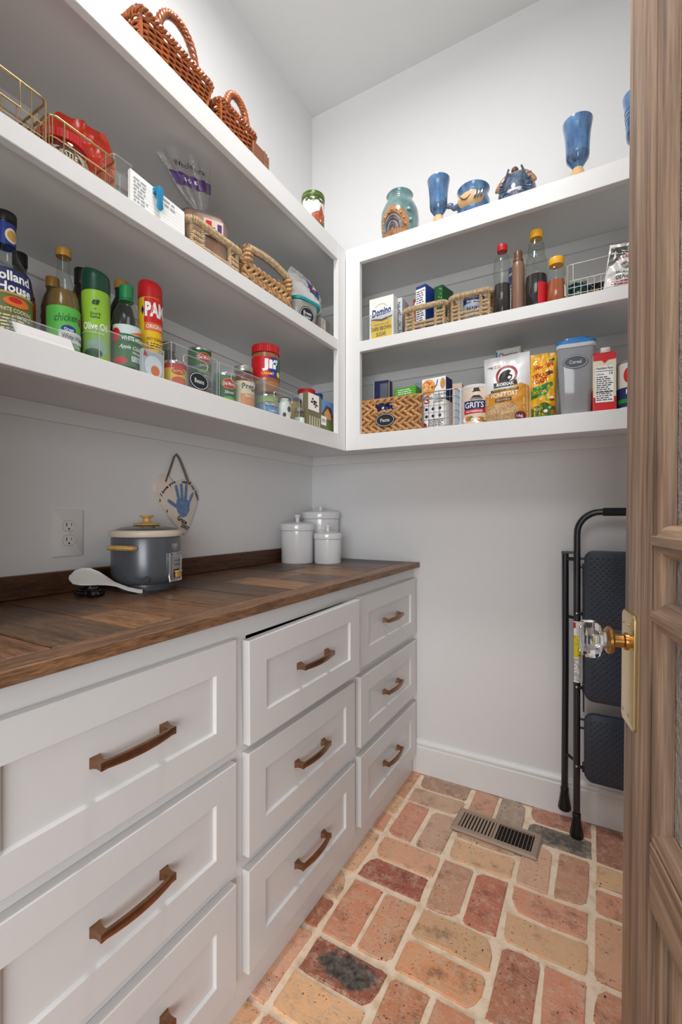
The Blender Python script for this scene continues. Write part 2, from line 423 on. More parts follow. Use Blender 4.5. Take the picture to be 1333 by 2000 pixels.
for i in range(-1, 6):
    for j in range(0, 10):
        R = random.Random(seed); seed += 1
        cx = GX + PX * (i + 0.5); cy = GY - PY * (j + 0.5)
        if cy - PY / 2 < FY - 0.12: continue
        horiz = (i + j) % 2 == 0
        cols = BC.get((i, j)) or [(R.randint(170, 205), R.randint(105, 145), R.randint(80, 110)) for _ in range(2)]
        for q in (0, 1):
            L, W_ = 0.202 + R.uniform(-0.008, 0.001), 0.0935 + R.uniform(-0.005, 0.001)
            if horiz: bx_, by_, w, h = cx, cy + (0.053 if q == 0 else -0.053), L, W_
            else: bx_, by_, w, h = cx + (-0.053 if q == 0 else 0.053), cy, W_, L
            if i == -1 and bx_ + w / 2 < 0.555: continue
            if bx_ - w / 2 > RX: continue
            g_ = 0.3 * cols[q][0] + 0.6 * cols[q][1] + 0.1 * cols[q][2]; col = lin(tuple(min(255, (a * 0.74 + g_ * 0.26) * b_) for a, b_ in zip(cols[q], (1.20, 1.195, 1.16)))); alpha = 1.0
            if (i, j, q) == (0, 4, 0): alpha = 0.0
            if (i, j, q) in ((2, 0, 1),): alpha = 0.35
            col = (col[0], col[1], col[2], alpha)
            b = O('brick', brick_mesh(w, h, seed * 7 + q), None, floor, loc=(bx_ + R.uniform(-.002, .002), by_ + R.uniform(-.002, .002), R.uniform(-0.0008, 0.0012)), rz=R.uniform(-0.012, 0.012), color=col)

# ------------------------------------------------------------------ shelving
SB, SM_, ST = 1.438, 1.7985, 2.17                    # shelf tops
FX, FYB = 0.380, -0.340                               # front planes of the two face frames
RAILS = ((1.378, SB, 'lower'), (1.758, SM_, 'middle'), (2.106, ST, 'upper'))
u = thing('wall_shelving', 'long white built-in shelving along the left wall with three boards', 'shelving', (0, FY, 0))
for z0, z1, w in RAILS:
    O('shelf_board', box(0, FX - 0.02, 0, -FY, z1 - 0.027, z1, 0.001), WHITE, u)
    O('front_rail', box(FX - 0.02, FX, 0, -FY + FYB - 0.060, z0, z1, 0.0012), WHITE, u)
O('stile', box(FX - 0.02, FX, -FY + FYB - 0.060, -FY + FYB, 1.378, ST, 0.0012), WHITE, u)
u = thing('wall_shelving', 'short white built-in shelving on the back wall above the step ladder', 'shelving', (FX, 0, 0))
for z0, z1, w in RAILS:
    O('shelf_board', box(-0.02, RX - FX, FYB + 0.02, 0, z1 - 0.027, z1, 0.001), WHITE, u)
    O('front_rail', box(0.063, RX - FX, FYB, FYB + 0.02, z0, z1, 0.0012), WHITE, u)
O('stile', box(0, 0.063, FYB, FYB + 0.02, 1.378, ST, 0.0012), WHITE, u)

# ------------------------------------------------------------------ drawer cabinets
BRONZE = mat('bronze', (146, 108, 82), 0.30, 0.95, var=0.12, vs=60)
def drawer_front(w, h):
    # shaker front in local frame: x across, z up, front at -Y
    mb = MB(); t = 0.0195; a, b = w / 2, h / 2; e = 0.0016
    def ring(ax, bz, y): return [(-ax, y, -bz), (ax, y, -bz), (ax, y, bz), (-ax, y, bz)]
    R_ = [ring(a, b, 0), ring(a, b, -t + e), ring(a - e, b - e, -t), ring(a - 0.060, b - 0.060, -t), ring(a - 0.0625, b - 0.0625, -t + 0.0078)]
    for r_ in R_: mb.v += r_
    for k_ in range(len(R_) - 1):
        for i in range(4):
            j = (i + 1) % 4; mb.f.append((k_ * 4 + i, k_ * 4 + j, k_ * 4 + 4 + j, k_ * 4 + 4 + i))
    n = (len(R_) - 1) * 4; mb.f.append((n, n + 1, n + 2, n + 3)); mb.f.append((3, 2, 1, 0)); return mb
def pull():
    mb = MB()
    for s_ in (-1, 1):
        x = 0.0655 * s_; prev = None
        for k_, (hw, y) in enumerate(((0.0088, 0), (0.0085, -0.002), (0.0068, -0.007), (0.0058, -0.014), (0.0060, -0.022), (0.0066, -0.027))):
            n = len(mb.v); mb.v += [(x - hw, y, -hw), (x + hw, y, -hw), (x + hw, y, hw), (x - hw, y, hw)]
            if k_:
                for i in range(4): j = (i + 1) % 4; mb.f.append((n - 4 + i, n - 4 + j, n + j, n + i))
        mb.f.append((n, n + 1, n + 2, n + 3))
    N = 14; m_ = None
    for k_ in range(N + 1):
        t = k_ / N * 2 - 1; x = t * 0.0715; y = -0.0235 - 0.0085 * (1 - t * t); hz = 0.0058 + 0.0020 * (1 - t * t); hy = 0.0042
        n = len(mb.v); mb.v += [(x, y + hy, -hz), (x, y - hy * 0.5, -hz * 0.95), (x, y - hy, 0), (x, y - hy * 0.5, hz * 0.95), (x, y + hy, hz)]
        if k_:
            for i in range(5): j = (i + 1) % 5; mb.f.append((n - 5 + i, n - 5 + j, n + j, n + i))
        else: mb.f.append((0 + n, n + 1, n + 2, n + 3, n + 4))
    mb.f.append((n, n + 1, n + 2, n + 3, n + 4)); return mb
PULL = mesh_of(pull(), 'handle', BRONZE, 40)
DROWS = ((0.611, 0.851, 'top'), (0.347, 0.582, 'middle'), (0.081, 0.315, 'bottom'))
UNITS = ((-0.576, 0.0, -0.556, -0.030, 'white three-drawer base cabinet in the far corner by the baseboard'),
         (-1.133, -0.576, -1.113, -0.597, 'white three-drawer base cabinet in the middle with its top drawer ajar'),
         (-1.880, -1.133, -1.664, -1.153, 'white three-drawer base cabinet nearest the camera at bottom left'))
INSIDE = mat('cabinet_inside', (120, 112, 104), 0.8)
for y0, y1, d0, d1, lab in UNITS:
    cb = thing('base_cabinet', lab, 'cabinet', (0, y0, 0)); W_ = y1 - y0; X = 0.538
    O('carcass', MB().box(0.02, 0.50, 0.0005, 0.018, 0, 0.894).box(0.02, 0.50, W_ - 0.018, W_ - 0.0005, 0, 0.894).box(0.02, 0.50, 0.018, W_ - 0.018, 0.02, 0.038).box(0.02, 0.035, 0.018, W_ - 0.018, 0.038, 0.894), INSIDE, cb)
    fr = MB(); a, b = d0 - y0 + 0.012, d1 - y0 - 0.012
    fr.box(X - 0.02, X, 0.0003, a, 0, 0.8955); fr.box(X - 0.02, X, b, W_ - 0.0003, 0, 0.8955)
    zs = [0.0] + [z for z0, z1, _ in reversed(DROWS) for z in (z0 + 0.012, z1 - (0.005 if z1 > 0.8 else 0.012))] + [0.8955]
    for q in range(0, len(zs), 2): fr.box(X - 0.02, X, a, b, zs[q], zs[q + 1])
    O('face_frame', fr, CAB, cb)
    for z0, z1, w in DROWS:
        h = z1 - z0; cy_ = (d0 + d1) / 2
        loc = [X + 0.001, cy_ - y0, (z0 + z1) / 2]
        d = O('drawer', drawer_front(d1 - d0, h), CAB, cb, smooth=20)
        d.rotation_euler = (0, 0, pi / 2)
        if 'ajar' in lab and w == 'top':
            loc[0] += 0.010; loc[2] -= 0.0046; d.rotation_euler = (radians(0.9), radians(-1.45), pi / 2 + radians(-1.8)); d['label'] = 'crooked top drawer standing slightly open'
        d.location = loc
        O('handle', PULL, None, d, loc=(0.004, -0.0118, 0.002))

# ------------------------------------------------------------------ wooden worktop
m, nt, out = nodes_of('counter_wood'); CWOOD = m
p = nd(nt, 'ShaderNodeBsdfPrincipled', Roughness=0.42); p.inputs['Specular IOR Level'].default_value = 0.45; nt.links.new(p.outputs[0], out.inputs[0])
oi = nd(nt, 'ShaderNodeObjectInfo'); v = coords(nt, (5, 60, 60))
ad = nd(nt, 'ShaderNodeVectorMath', operation='ADD'); nt.links.new(v, ad.inputs[0])
s3 = nd(nt, 'ShaderNodeVectorMath', operation='SCALE'); nt.links.new(oi.outputs['Location'], s3.inputs[0]); s3.inputs['Scale'].default_value = 31.0; nt.links.new(s3.outputs[0], ad.inputs[1])
n1 = noise(nt, ad.outputs[0], 0.9, 5, 0.6); n2 = noise(nt, ad.outputs[0], 3.2, 4, 0.65)
c = mixc(nt, 1.0, oi.outputs['Color'], ramp(nt, n1, [(0.28, (0.52, 0.50, 0.48, 1)), (0.5, (0.95, 0.93, 0.9, 1)), (0.74, (1.25, 1.2, 1.12, 1))]), 'MULTIPLY')
c = mixc(nt, 0.75, c, ramp(nt, n2, [(0.38, (0.45, 0.42, 0.40, 1)), (0.58, (1, 1, 1, 1))]), 'MULTIPLY')
c = mixc(nt, 0.7, c, ramp(nt, noise(nt, ad.outputs[0], 11.0, 3, 0.6), [(0.40, (0.5, 0.46, 0.44, 1)), (0.52, (1.08, 1.06, 1.04, 1))]), 'MULTIPLY')
nt.links.new(c, p.inputs['Base Color']); nt.links.new(bump(nt, n2, 0.3, 0.0008), p.inputs['Normal'])
CT = 0.918
wt = thing('worktop', 'dark-stained wooden plank worktop over the drawer cabinets with low backsplash', 'worktop', (0, FY, 0.896))
EX = 0.566; IN = 0.508
def plank(x0, x1, y0, y1, col, g=0.0016):
    w, h = x1 - x0, y1 - y0
    O('plank', box(-w / 2 + g, w / 2 - g, -h / 2 + g, h / 2 - g, 0, CT - 0.896 + R.uniform(-0.0005, 0.0002), 0.0018), CWOOD, wt, loc=((x0 + x1) / 2, (y0 + y1) / 2 - FY, 0), color=lin(col))
PL = [(-1.880, -1.660, [(0.30, (122, 86, 60)), (0.508, (116, 82, 58))]), (-1.660, -1.511, [(0.508, (150, 106, 76))]), (-1.511, -1.369, [(0.508, (118, 92, 70))]),
      (-1.369, -1.276, [(0.33, (120, 86, 60)), (0.508, (164, 122, 88))]), (-1.276, -1.147, [(0.508, (140, 102, 72))]), (-1.147, -1.005, [(0.24, (98, 74, 54)), (0.508, (120, 92, 68))]),
      (-1.005, -0.864, [(0.508, (104, 80, 60))]), (-0.864, -0.740, [(0.23, (120, 86, 60)), (0.508, (168, 126, 92))]), (-0.740, -0.570, [(0.35, (136, 100, 74)), (0.508, (112, 86, 64))]),
      (-0.570, -0.411, [(0.243, (96, 72, 54)), (0.508, (150, 112, 80))]), (-0.411, -0.320, [(0.36, (148, 108, 78)), (0.508, (120, 92, 72))]), (-0.320, -0.163, [(0.508, (106, 92, 82))]), (-0.163, -0.001, [(0.508, (86, 80, 76))])]
for y0, y1, parts in PL:
    x = 0.001
    for x1, col in parts: plank(x, x1, y0, y1, col); x = x1
eb = box(-(0 - FY) / 2, (0 - FY) / 2 - 0.001, -(EX - IN) / 2, (EX - IN) / 2, 0, CT - 0.896, 0.0016)
O('edge_board', eb, CWOOD, wt, loc=((EX + IN) / 2, -FY / 2, 0), rz=pi / 2, color=lin((142, 106, 78)))
sp = box(FY / 2, -FY / 2 - 0.001, -0.010, 0.010, 0.0, 0.057, 0.0015)
O('backsplash', sp, CWOOD, loc=(0.0105, FY / 2, 0.919), rz=pi / 2, color=lin((92, 62, 42)), label='low dark wooden backsplash board behind the worktop along the left wall', cat='backsplash')

# ------------------------------------------------------------------ door, swung open into the pantry
DW = wood('door_wood', (116, 92, 75), (198, 165, 137), (48, 48, 1.7), 0.55, dirt=(104, 92, 84), bmp=0.5)
DWX = wood('door_wood_cross', (120, 96, 78), (200, 166, 136), (1.7, 48, 48), 0.55, dirt=(104, 92, 84), bmp=0.5)
m, nt, out = nodes_of('seedy_glass'); SEEDY = m
p = nd(nt, 'ShaderNodeBsdfPrincipled', Roughness=0.14); p.inputs['Base Color'].default_value = lin((206, 196, 184)); p.inputs['Transmission Weight'].default_value = 0.35; p.inputs['Coat Weight'].default_value = 0.6; p.inputs['IOR'].default_value = 1.45
nt.links.new(p.outputs[0], out.inputs[0]); v = coords(nt, (1, 1, 0.55))
nt.links.new(bump(nt, noise(nt, v, 110, 3, 0.6), 1.0, 0.012), p.inputs['Normal'])
dr = thing('door_1', None, None, (1.2765, -1.0555, 0.012), radians(-78.23), kind='structure')
dr.rotation_euler = (radians(-0.46), 0, radians(-78.23))
TH = 0.044; DH = 2.40; DWID = 0.76
O('stile', box(0, 0.118, 0, TH, 0, DH, 0.003, 2), DW, dr); O('stile', box(DWID - 0.118, DWID, 0, TH, 0, DH, 0.003, 2), DW, dr)
O('rail', box(0.118, DWID - 0.118, 0.001, TH - 0.001, DH - 0.13, DH, 0.002), DWX, dr)
O('rail', box(0.118, DWID - 0.118, 0.001, TH - 0.001, 0.590, 0.676, 0.002), DWX, dr)
O('rail', box(0.118, DWID - 0.118, 0.001, TH - 0.001, 0, 0.20, 0.002), DWX, dr)
def bead(name, a, b, along, side):
    # rounded sticking; profile (distance from frame, depth)
    pr = [(0, 0.010), (0.0028, 0.010), (0.0042, 0.0025), (0.006, 0.0012), (0.012, 0.0016), (0.019, 0.0045), (0.0245, 0.0095), (0.027, 0.016), (0.027, 0.020), (0.0, 0.020)]
    mb = MB(); n = len(pr)
    for t in (a, b):
        for d, y in pr:
            q = side[0] + d * side[1]
            mb.v.append((q, y, t) if along == 'z' else (t, y, q))
    for i in range(n): mb.f.append((i, (i + 1) % n, n + (i + 1) % n, n + i))
    mb.f += [tuple(range(n)), tuple(range(2 * n - 1, n - 1, -1))]
    O(name, mb, DW if along == 'z' else DWX, dr, smooth=40)
G0, G1 = 0.118, DWID - 0.118
bead('sticking', 0.676, DH - 0.13, 'z', (G0, 1)); bead('sticking', 0.676, DH - 0.13, 'z', (G1, -1))
bead('sticking', G0 + 0.004, G1, 'x', (0.676, 1)); bead('sticking', G0, G1, 'x', (DH - 0.13, -1))
for z in (0.978, 1.078, 1.56, 1.98)[:2]:
    pr = [(-0.021, 0.020), (-0.021, 0.014), (-0.0185, 0.008), (-0.012, 0.0035), (-0.007, 0.002), (-0.0055, -0.0005), (0.0055, -0.0005), (0.007, 0.002), (0.012, 0.0035), (0.0185, 0.008), (0.021, 0.014), (0.021, 0.020)]
    mb = MB(); n = len(pr)
    for t in (G0 + 0.001, G1 - 0.001):
        for q, y in pr: mb.v.append((t, y, z + q))
    for i in range(n): mb.f.append((i, (i + 1) % n, n + (i + 1) % n, n + i))
    mb.f += [tuple(range(n)), tuple(range(2 * n - 1, n - 1, -1))]
    O('muntin', mb, DWX, dr, smooth=40)
for z0, z1 in ((0.676, 0.978), (0.978, 1.078), (1.078, DH - 0.13)):
    O('glass_pane', box(G0, G1, 0.0205, 0.0245, z0, z1), SEEDY, dr)
x = G0; R = random.Random(5)
O('panel_moulding', box(G0, G0 + 0.034, 0.009, 0.03, 0.20, 0.59, 0.004, 2), DW, dr)
x = G0 + 0.034
while x < G1 - 0.01:
    w = min(0.068, G1 - x); O('panel_board', box(x + 0.0032, x + w - 0.0012, 0.011, 0.030, 0.2, 0.59, 0.004, 2), DW, dr); x += w
BRASS = mat('polished_brass', (214, 186, 132), 0.16, 1.0, var=0.05, vs=40); ABRASS = mat('aged_brass', (186, 142, 84), 0.28, 1.0, var=0.08, vs=60)
# back plate: long plate with pointed ends and wide bevelled border
ol = [(0.003, 0.812), (0.009, 0.806), (0.060, 0.806), (0.066, 0.812), (0.066, 0.971), (0.060, 0.977), (0.009, 0.977), (0.003, 0.971)]
mb = MB(); pc = (0.0345, 0.8915); n = 8
for s_, y in ((1.0, 0.0), (1.0, -0.0025), (0.985, -0.0045), (0.0, -0.0045)):
    if s_ == 0: rr_ = [(0.013, 0.821), (0.016, 0.818), (0.047, 0.818), (0.050, 0.821), (0.050, 0.962), (0.047, 0.965), (0.016, 0.965), (0.013, 0.962)]; y = -0.0062
    else: rr_ = [(pc[0] + (a - pc[0]) * s_, pc[1] + (b - pc[1]) * s_) for a, b in ol]
    mb.v += [(a, y, b - 0.012) for a, b in rr_]
for k_ in range(3):
    for i in range(n): j = (i + 1) % n; mb.f.append((k_ * n + i, k_ * n + j, k_ * n + n + j, k_ * n + n + i))
mb.f.append(tuple(3 * n + i for i in range(n)))
O('backplate', mb, BRASS, dr, smooth=15, label='polished brass back plate')
KM = Matrix.Translation((0.033, -0.006, 0.920)) @ Matrix.Rotation(pi / 2, 4, 'X') @ Matrix.Scale(0.80, 4, (0, 0, 1))      # lathe z -> -Y
kn = O('knob', MB().lathe([(0.013, -0.001), (0.013, 0.004), (0.0098, 0.006), (0.0098, 0.021), (0.012, 0.022), (0.0185, 0.0235), (0.0207, 0.027), (0.0207, 0.031), (0.0185, 0.034), (0.015, 0.036), (0.0, 0.036)], 32, KM), ABRASS, dr, label='aged brass knob shank and collar')
m, nt, out = nodes_of('crystal'); CRYST = m
p = nd(nt, 'ShaderNodeBsdfPrincipled', Roughness=0.02); p.inputs['Transmission Weight'].default_value = 1.0; p.inputs['IOR'].default_value = 1.5; p.inputs['Base Color'].default_value = (0.97, 0.98, 0.98, 1)
nt.links.new(p.outputs[0], out.inputs[0])
KO = KM @ Matrix.Rotation(pi / 8, 4, 'Z')
O('crystal', MB().lathe([(0.0001, 0.036), (0.0135, 0.036), (0.012, 0.042), (0.0145, 0.045), (0.0245, 0.046), (0.0285, 0.051), (0.0292, 0.058), (0.0285, 0.072), (0.0255, 0.077), (0.0001, 0.0775)], 8, KO), CRYST, kn, smooth=10, label='octagonal clear crystal knob')
for (sx, sz) in ((0.018, 0.812), (0.045, 0.812), (0.018, 0.947), (0.045, 0.947)):
    O('screw', MB().lathe([(0.0001, 0.0), (0.0026, 0.0), (0.0022, 0.0012), (0.0001, 0.0014)], 10, Matrix.Translation((sx, -0.0055, sz)) @ Matrix.Rotation(pi / 2, 4, 'X')), ABRASS, dr)
O('set_screw', MB().lathe([(0.0001, 0.0), (0.0018, 0.0), (0.0018, 0.0004), (0.0001, 0.0004)], 10, Matrix.Translation((0.033, -0.017, 0.920)) @ Matrix.Rotation(-pi / 2, 4, 'Y') @ Matrix.Translation((0, 0, 0.0068))), BLACK, kn)

# ------------------------------------------------------------------ folding step ladder leaning on the back wall
LB = mat('ladder_black', (22, 26, 34), 0.30, 0.0, coat=0.4); LP = mat('ladder_tread', (42, 50, 64), 0.36, bmp=0.1, bs=400); LR = mat('ladder_rubber', (14, 14, 16), 0.35)
GRIP = mat('ladder_grip', (30, 32, 38), 0.75); STEEL = mat('steel', (200, 205, 210), 0.3, 0.9)
ld = thing('step_ladder', 'folded black metal step ladder with three dimpled treads leaning on the back wall', 'step ladder', (1.40, -0.10, 0))
XL, XR = 1.182 - 1.40, 1.618 - 1.40
def yl(z): return -0.018 + 0.050 * z / 1.12                 # lean of the front frame, local y
pts = [(XL, yl(0.04), 0.04), (XL, yl(0.55), 0.55), (XL, yl(1.05), 1.05)]
for k_ in range(1, 9):
    a = k_ / 8 * pi / 2; pts.append((XL + 0.075 * (1 - cos(a)), yl(1.06 + 0.077 * sin(a)), 1.059 + 0.077 * sin(a)))
for k_ in range(8, 0, -1):
    a = k_ / 8 * pi / 2; pts.append((XR - 0.075 * (1 - cos(a)), yl(1.06 + 0.077 * sin(a)), 1.059 + 0.077 * sin(a)))
pts += [(XR, yl(1.05), 1.05), (XR, yl(0.55), 0.55), (XR, yl(0.04), 0.04)]
O('front_frame', MB().tube(pts, 0.0112, 16), LB, ld)
O('hand_grip', MB().tube([(XL + 0.080, yl(1.136), 1.136), (XL + 0.082, yl(1.136), 1.136), (XR - 0.082, yl(1.136), 1.136), (XR - 0.080, yl(1.136), 1.136)], [0.0125, 0.0142, 0.0142, 0.0125], 16), GRIP, ld)
def foot(x, y, z, lean=0.0):
    mb = MB(); n = 24; prof = [(0.0125, 0.082), (0.0138, 0.080), (0.0138, 0.070), (0.0132, 0.066), (0.0175, 0.030), (0.0215, 0.008), (0.0215, 0.003), (0.0195, 0.0)]
    for r_, zz in prof:
        for i in range(n):
            a = 2 * pi * i / n; rr_ = r_ * (1 + (0.05 * (1 if i % 2 else -1) if 0.004 < zz < 0.066 else 0)); mb.v.append((x + rr_ * cos(a), y + rr_ * sin(a), z + zz))
    for k_ in range(len(prof) - 1):
        for i in range(n): j = (i + 1) % n; mb.f.append((k_ * n + j, k_ * n + i, k_ * n + n + i, k_ * n + n + j))
    mb.f.append(tuple(range(n))); mb.f.append(tuple((len(prof) - 1) * n + i for i in range(n - 1, -1, -1)))
    return mb
for x in (XL, XR): O('rubber_foot', foot(x, yl(0.0), 0.0015), LR, ld)
RXL, RXR = 1.143 - 1.40, 1.657 - 1.40
for x in (RXL, RXR):
    O('rear_leg', MB().tube([(x - 0.003, 0.055, 0.10), (x, 0.052, 0.55), (x, 0.045, 0.992)], 0.0115, 14), LB, ld)
    O('rubber_foot', foot(x - 0.003, 0.055, 0.042), LR, ld)
for x, xr, s_ in ((XL, RXL, 1), (XR, RXR, -1)):
    O('hinge_bracket', MB().box(min(x, xr) - 0.012, max(x, xr) + 0.004, 0.030, 0.056, 0.985, 0.993, 0.001).tube([(xr, 0.045, 0.966), (x, yl(0.966), 0.966)], 0.0065, 8), LB, ld)
    for z in (0.755, 0.252): O('link_arm', MB().tube([(xr, 0.050, z), (x, yl(z) + 0.008, z)], 0.0055, 8), LR, ld)
    O('fold_rod', MB().tube([(x + s_ * 0.019, 0.028, 0.952), (x + s_ * 0.020, 0.020, 0.735), (x + s_ * 0.021, 0.012, 0.43)], 0.0026, 6), LB, ld)
def rrect(w, h, r_, n=6, skew=0.0):
    o = []
    for cx_, cy_, a0 in ((w / 2 - r_, h / 2 - r_, 0), (-w / 2 + r_, h / 2 - r_, pi / 2), (-w / 2 + r_, -h / 2 + r_, pi), (w / 2 - r_, -h / 2 + r_, 1.5 * pi)):
        for k_ in range(n + 1):
            a = a0 + pi / 2 * k_ / n; o.append((cx_ + r_ * cos(a), cy_ + r_ * sin(a)))
    return o
SW = XR - XL - 0.046
for z0, z1, hole in ((0.735, 1.000, True), (0.478, 0.703, False), (0.205, 0.437, False)):
    zc = (z0 + z1) / 2; h = z1 - z0
    st = O('tread', MB().prism(rrect(SW, h, 0.030), -0.004, 0.016, 0.004, 2, Matrix.Rotation(pi / 2, 4, 'X')), LP, ld, loc=((XL + XR) / 2, yl(zc) - 0.004, zc))
    st.rotation_euler = (-math.atan(0.05 / 1.12), 0, 0)
    mb = MB(); q = 0
    zz = -h / 2 + 0.022
    while zz < h / 2 - 0.018:
        xx = -SW / 2 + 0.022 + (0.009 if q % 2 else 0)
        while xx < SW / 2 - 0.018:
            if not (hole and zz > h / 2 - 0.045 and abs(xx) < 0.06): mb.lathe([(0.0046, 0), (0.0042, 0.0011), (0.0028, 0.0018), (0.0001, 0.0021)], 8, Matrix.Translation((xx, -0.0158, zz)) @ Matrix.Rotation(pi / 2, 4, 'X'), cap=False)
            xx += 0.018
        zz += 0.0098; q += 1
    O('dimples', mb, LP, st, kind='stuff')
    if hole: O('carry_slot', MB().prism(rrect(0.090, 0.019, 0.0093), 0.0, 0.0166, 0, 1, Matrix.Rotation(pi / 2, 4, 'X')), mat('slot_pale', (150, 160, 172), 0.5), st, loc=(0, 0, h / 2 - 0.034))
    for x, s_ in ((XL, 1), (XR, -1)):
        zz = z0 + 0.042
        O('tread_bracket', MB().tube([(x, yl(zz) - 0.006, zz), (x + s_ * 0.014, yl(zz) - 0.008, zz - 0.002), (x + s_ * 0.028, yl(zz) - 0.004, zz - 0.003)], [0.0095, 0.0055, 0.006], 8).box(x + s_ * 0.023 - 0.006, x + s_ * 0.023 + 0.006, yl(zz) - 0.014, yl(zz) + 0.006, zz - 0.016, zz + 0.014, 0.002), LR, ld)
        O('rivet', MB().ell((x, yl(zz) - 0.0145, zz), 0.0036, 0.002, 0.0036, 8, 5), STEEL, ld)
        O('pivot_peg', MB().tube([(x + s_ * 0.011, yl(z1 - 0.03), z1 - 0.03), (x + s_ * 0.026, yl(z1 - 0.03), z1 - 0.03)], 0.004, 8), LR, ld)
        O('pivot_peg', MB().tube([(x + s_ * 0.011, yl(z1 - 0.055), z1 - 0.06), (x + s_ * 0.026, yl(z1 - 0.055), z1 - 0.06)], 0.004, 8), LR, ld)
lab = lambda x, z, o: (XL + (0.0113 + o) * sin(x / 0.0113), yl(z) - (0.0113 + o) * cos(x / 0.0113), z)
ws = band('warning_label', ld, PAPER, -0.0125, 0.015, 0.535, 0.748, lab, 0.0003, 10, 2, label='white and yellow warning sticker on the front leg')
band('yellow_panel', ws, mat('sticker_yellow', (226, 206, 40), 0.45), -0.0125, 0.015, 0.622, 0.700, lab, 0.0006, 10, 2)
decal('red_mark', ws, REDP, rect(-0.012, -0.003, 0.724, 0.744), lab, 0.0006, 2, 12)
small_print(ws, INK, -0.011, 0.014, 0.540, 0.618, 16, lab, 3); small_print(ws, BLACK, -0.011, 0.014, 0.626, 0.696, 9, lab, 4); small_print(ws, INK, 0.0, 0.014, 0.702, 0.745, 7, lab, 5)

# ------------------------------------------------------------------ floor register
TAN = mat('register_tan', (164, 142, 124), 0.45); DARK = mat('duct_dark', (24, 21, 20), 0.8)
vt = thing('floor_register', 'tan metal floor vent register lying on the bricks', 'vent', (0.933, -0.239, 0.0025), radians(-2.5))
VW, VD = 0.145, 0.066
mb = MB()
def frame_ring(mb, oa, ob, ia, ib, z0, z1, b_):
    R_ = [[(-a, -b2, z), (a, -b2, z), (a, b2, z), (-a, b2, z)] for a, b2, z in ((oa, ob, z0), (oa, ob, z0 + 0.002), (oa - b_, ob - b_, z1), (ia, ib, z1), (ia, ib, z0))]
    for r_ in R_: n = len(mb.v); mb.v += r_
    n0 = len(mb.v) - 20
    for k_ in range(4):
        for i in range(4): j = (i + 1) % 4; mb.f.append((n0 + k_ * 4 + i, n0 + k_ * 4 + j, n0 + k_ * 4 + 4 + j, n0 + k_ * 4 + 4 + i))
frame_ring(mb, VW, VD, VW - 0.022, VD - 0.021, 0, 0.0075, 0.006)
O('frame', mb, TAN, vt, smooth=20)
O('centre_bar', box(-0.004, 0.004, -VD + 0.021, VD - 0.021, 0.001, 0.0073), TAN, vt)
O('duct', box(-VW + 0.02, VW - 0.02, -VD + 0.019, VD - 0.019, -0.0012, 0.0006), DARK, vt)
for s_ in (-1, 1):
    for k_ in range(10):
        x = s_ * (0.0105 + k_ * 0.0118); tilt = 0.95
        O('slat', MB().box(-0.0042, 0.0042, -VD + 0.0205, VD - 0.0205, -0.0006, 0.0006, M=Matrix.Translation((x, 0, 0.0046)) @ Matrix.Rotation(-0.35 if s_ < 0 else -1.25, 4, 'Y')), TAN, vt)

# ------------------------------------------------------------------ things on the worktop and on the wall above
PLAST = mat('outlet_plastic', (226, 225, 222), 0.35)
ou = thing('wall_outlet', 'white double wall outlet beside the grey rice cooker', 'outlet', (0.0, -1.204, 1.076), pi / 2)
O('cover_plate', MB().prism(rrect(0.080, 0.126, 0.003), 0, 0.006, 0.003, 2, Matrix.Rotation(pi / 2, 4, 'X')), PLAST, ou)
for z in (0.0195, -0.0195):
    sk = O('socket', MB().prism([(0.0165 * cos(a), max(-0.0135, min(0.0135, 0.0165 * sin(a)))) for a in [2 * pi * i / 32 for i in range(32)]], 0.0055, 0.0075, 0.0005, 1, Matrix.Translation((0, 0, z)) @ Matrix.Rotation(pi / 2, 4, 'X')), PLAST, ou)
    O('slot', box(-0.0075, -0.0055, -0.0079, -0.007, z - 0.001, z + 0.0085).box(0.0058, 0.0074, -0.0079, -0.007, z, z + 0.0075).box(-0.0022, 0.0022, -0.0079, -0.007, z - 0.0095, z - 0.0055), BLACK, sk)
    O('socket_outline', MB().tube([(0.0168 * cos(a), -0.0062, z + max(-0.0138, min(0.0138, 0.0168 * sin(a)))) for a in [2 * pi * i / 32 for i in range(32)]], 0.0004, 4, closed=True), mat('seam_grey', (120, 118, 114), 0.7), sk)
O('screw', MB().ell((0, -0.006, 0), 0.0028, 0.0012, 0.0028, 10, 5), PLAST, ou)

CLAY = mat('painted_clay', (226, 214, 200), 0.45, var=0.05, vs=40); HANDB = mat('handprint_blue', (104, 134, 174), 0.5, var=0.25, vs=90)
RIB = mat('ribbon', (108, 96, 82), 0.8); PEN = mat('pen_black', (26, 24, 26), 0.5)
ht = thing('heart_plaque', 'white clay heart plaque with blue handprint hanging on the wall above the cooker', 'plaque', (0.0, -0.838, 1.16), pi / 2)
HP = [(-0.097, 0.050), (-0.094, 0.071), (-0.080, 0.090), (-0.062, 0.097), (-0.042, 0.093), (-0.024, 0.078), (-0.014, 0.072), (0.002, 0.082), (0.022, 0.088), (0.048, 0.082), (0.070, 0.066), (0.082, 0.044), (0.083, 0.022), (0.076, -0.006), (0.062, -0.042), (0.044, -0.080), (0.030, -0.100), (0.022, -0.102), (0.0, -0.082), (-0.036, -0.044), (-0.068, -0.006), (-0.090, 0.026)]
hp2 = []
for i in range(len(HP)):          # smooth the outline
    P_ = [Vector(HP[(i + q) % len(HP)]) for q in (-1, 0, 1, 2)]
    for t in (0, 0.5): hp2.append(tuple(0.5 * ((2 * P_[1]) + (-P_[0] + P_[2]) * t + (2 * P_[0] - 5 * P_[1] + 4 * P_[2] - P_[3]) * t * t + (-P_[0] + 3 * P_[1] - 3 * P_[2] + P_[3]) * t ** 3)))
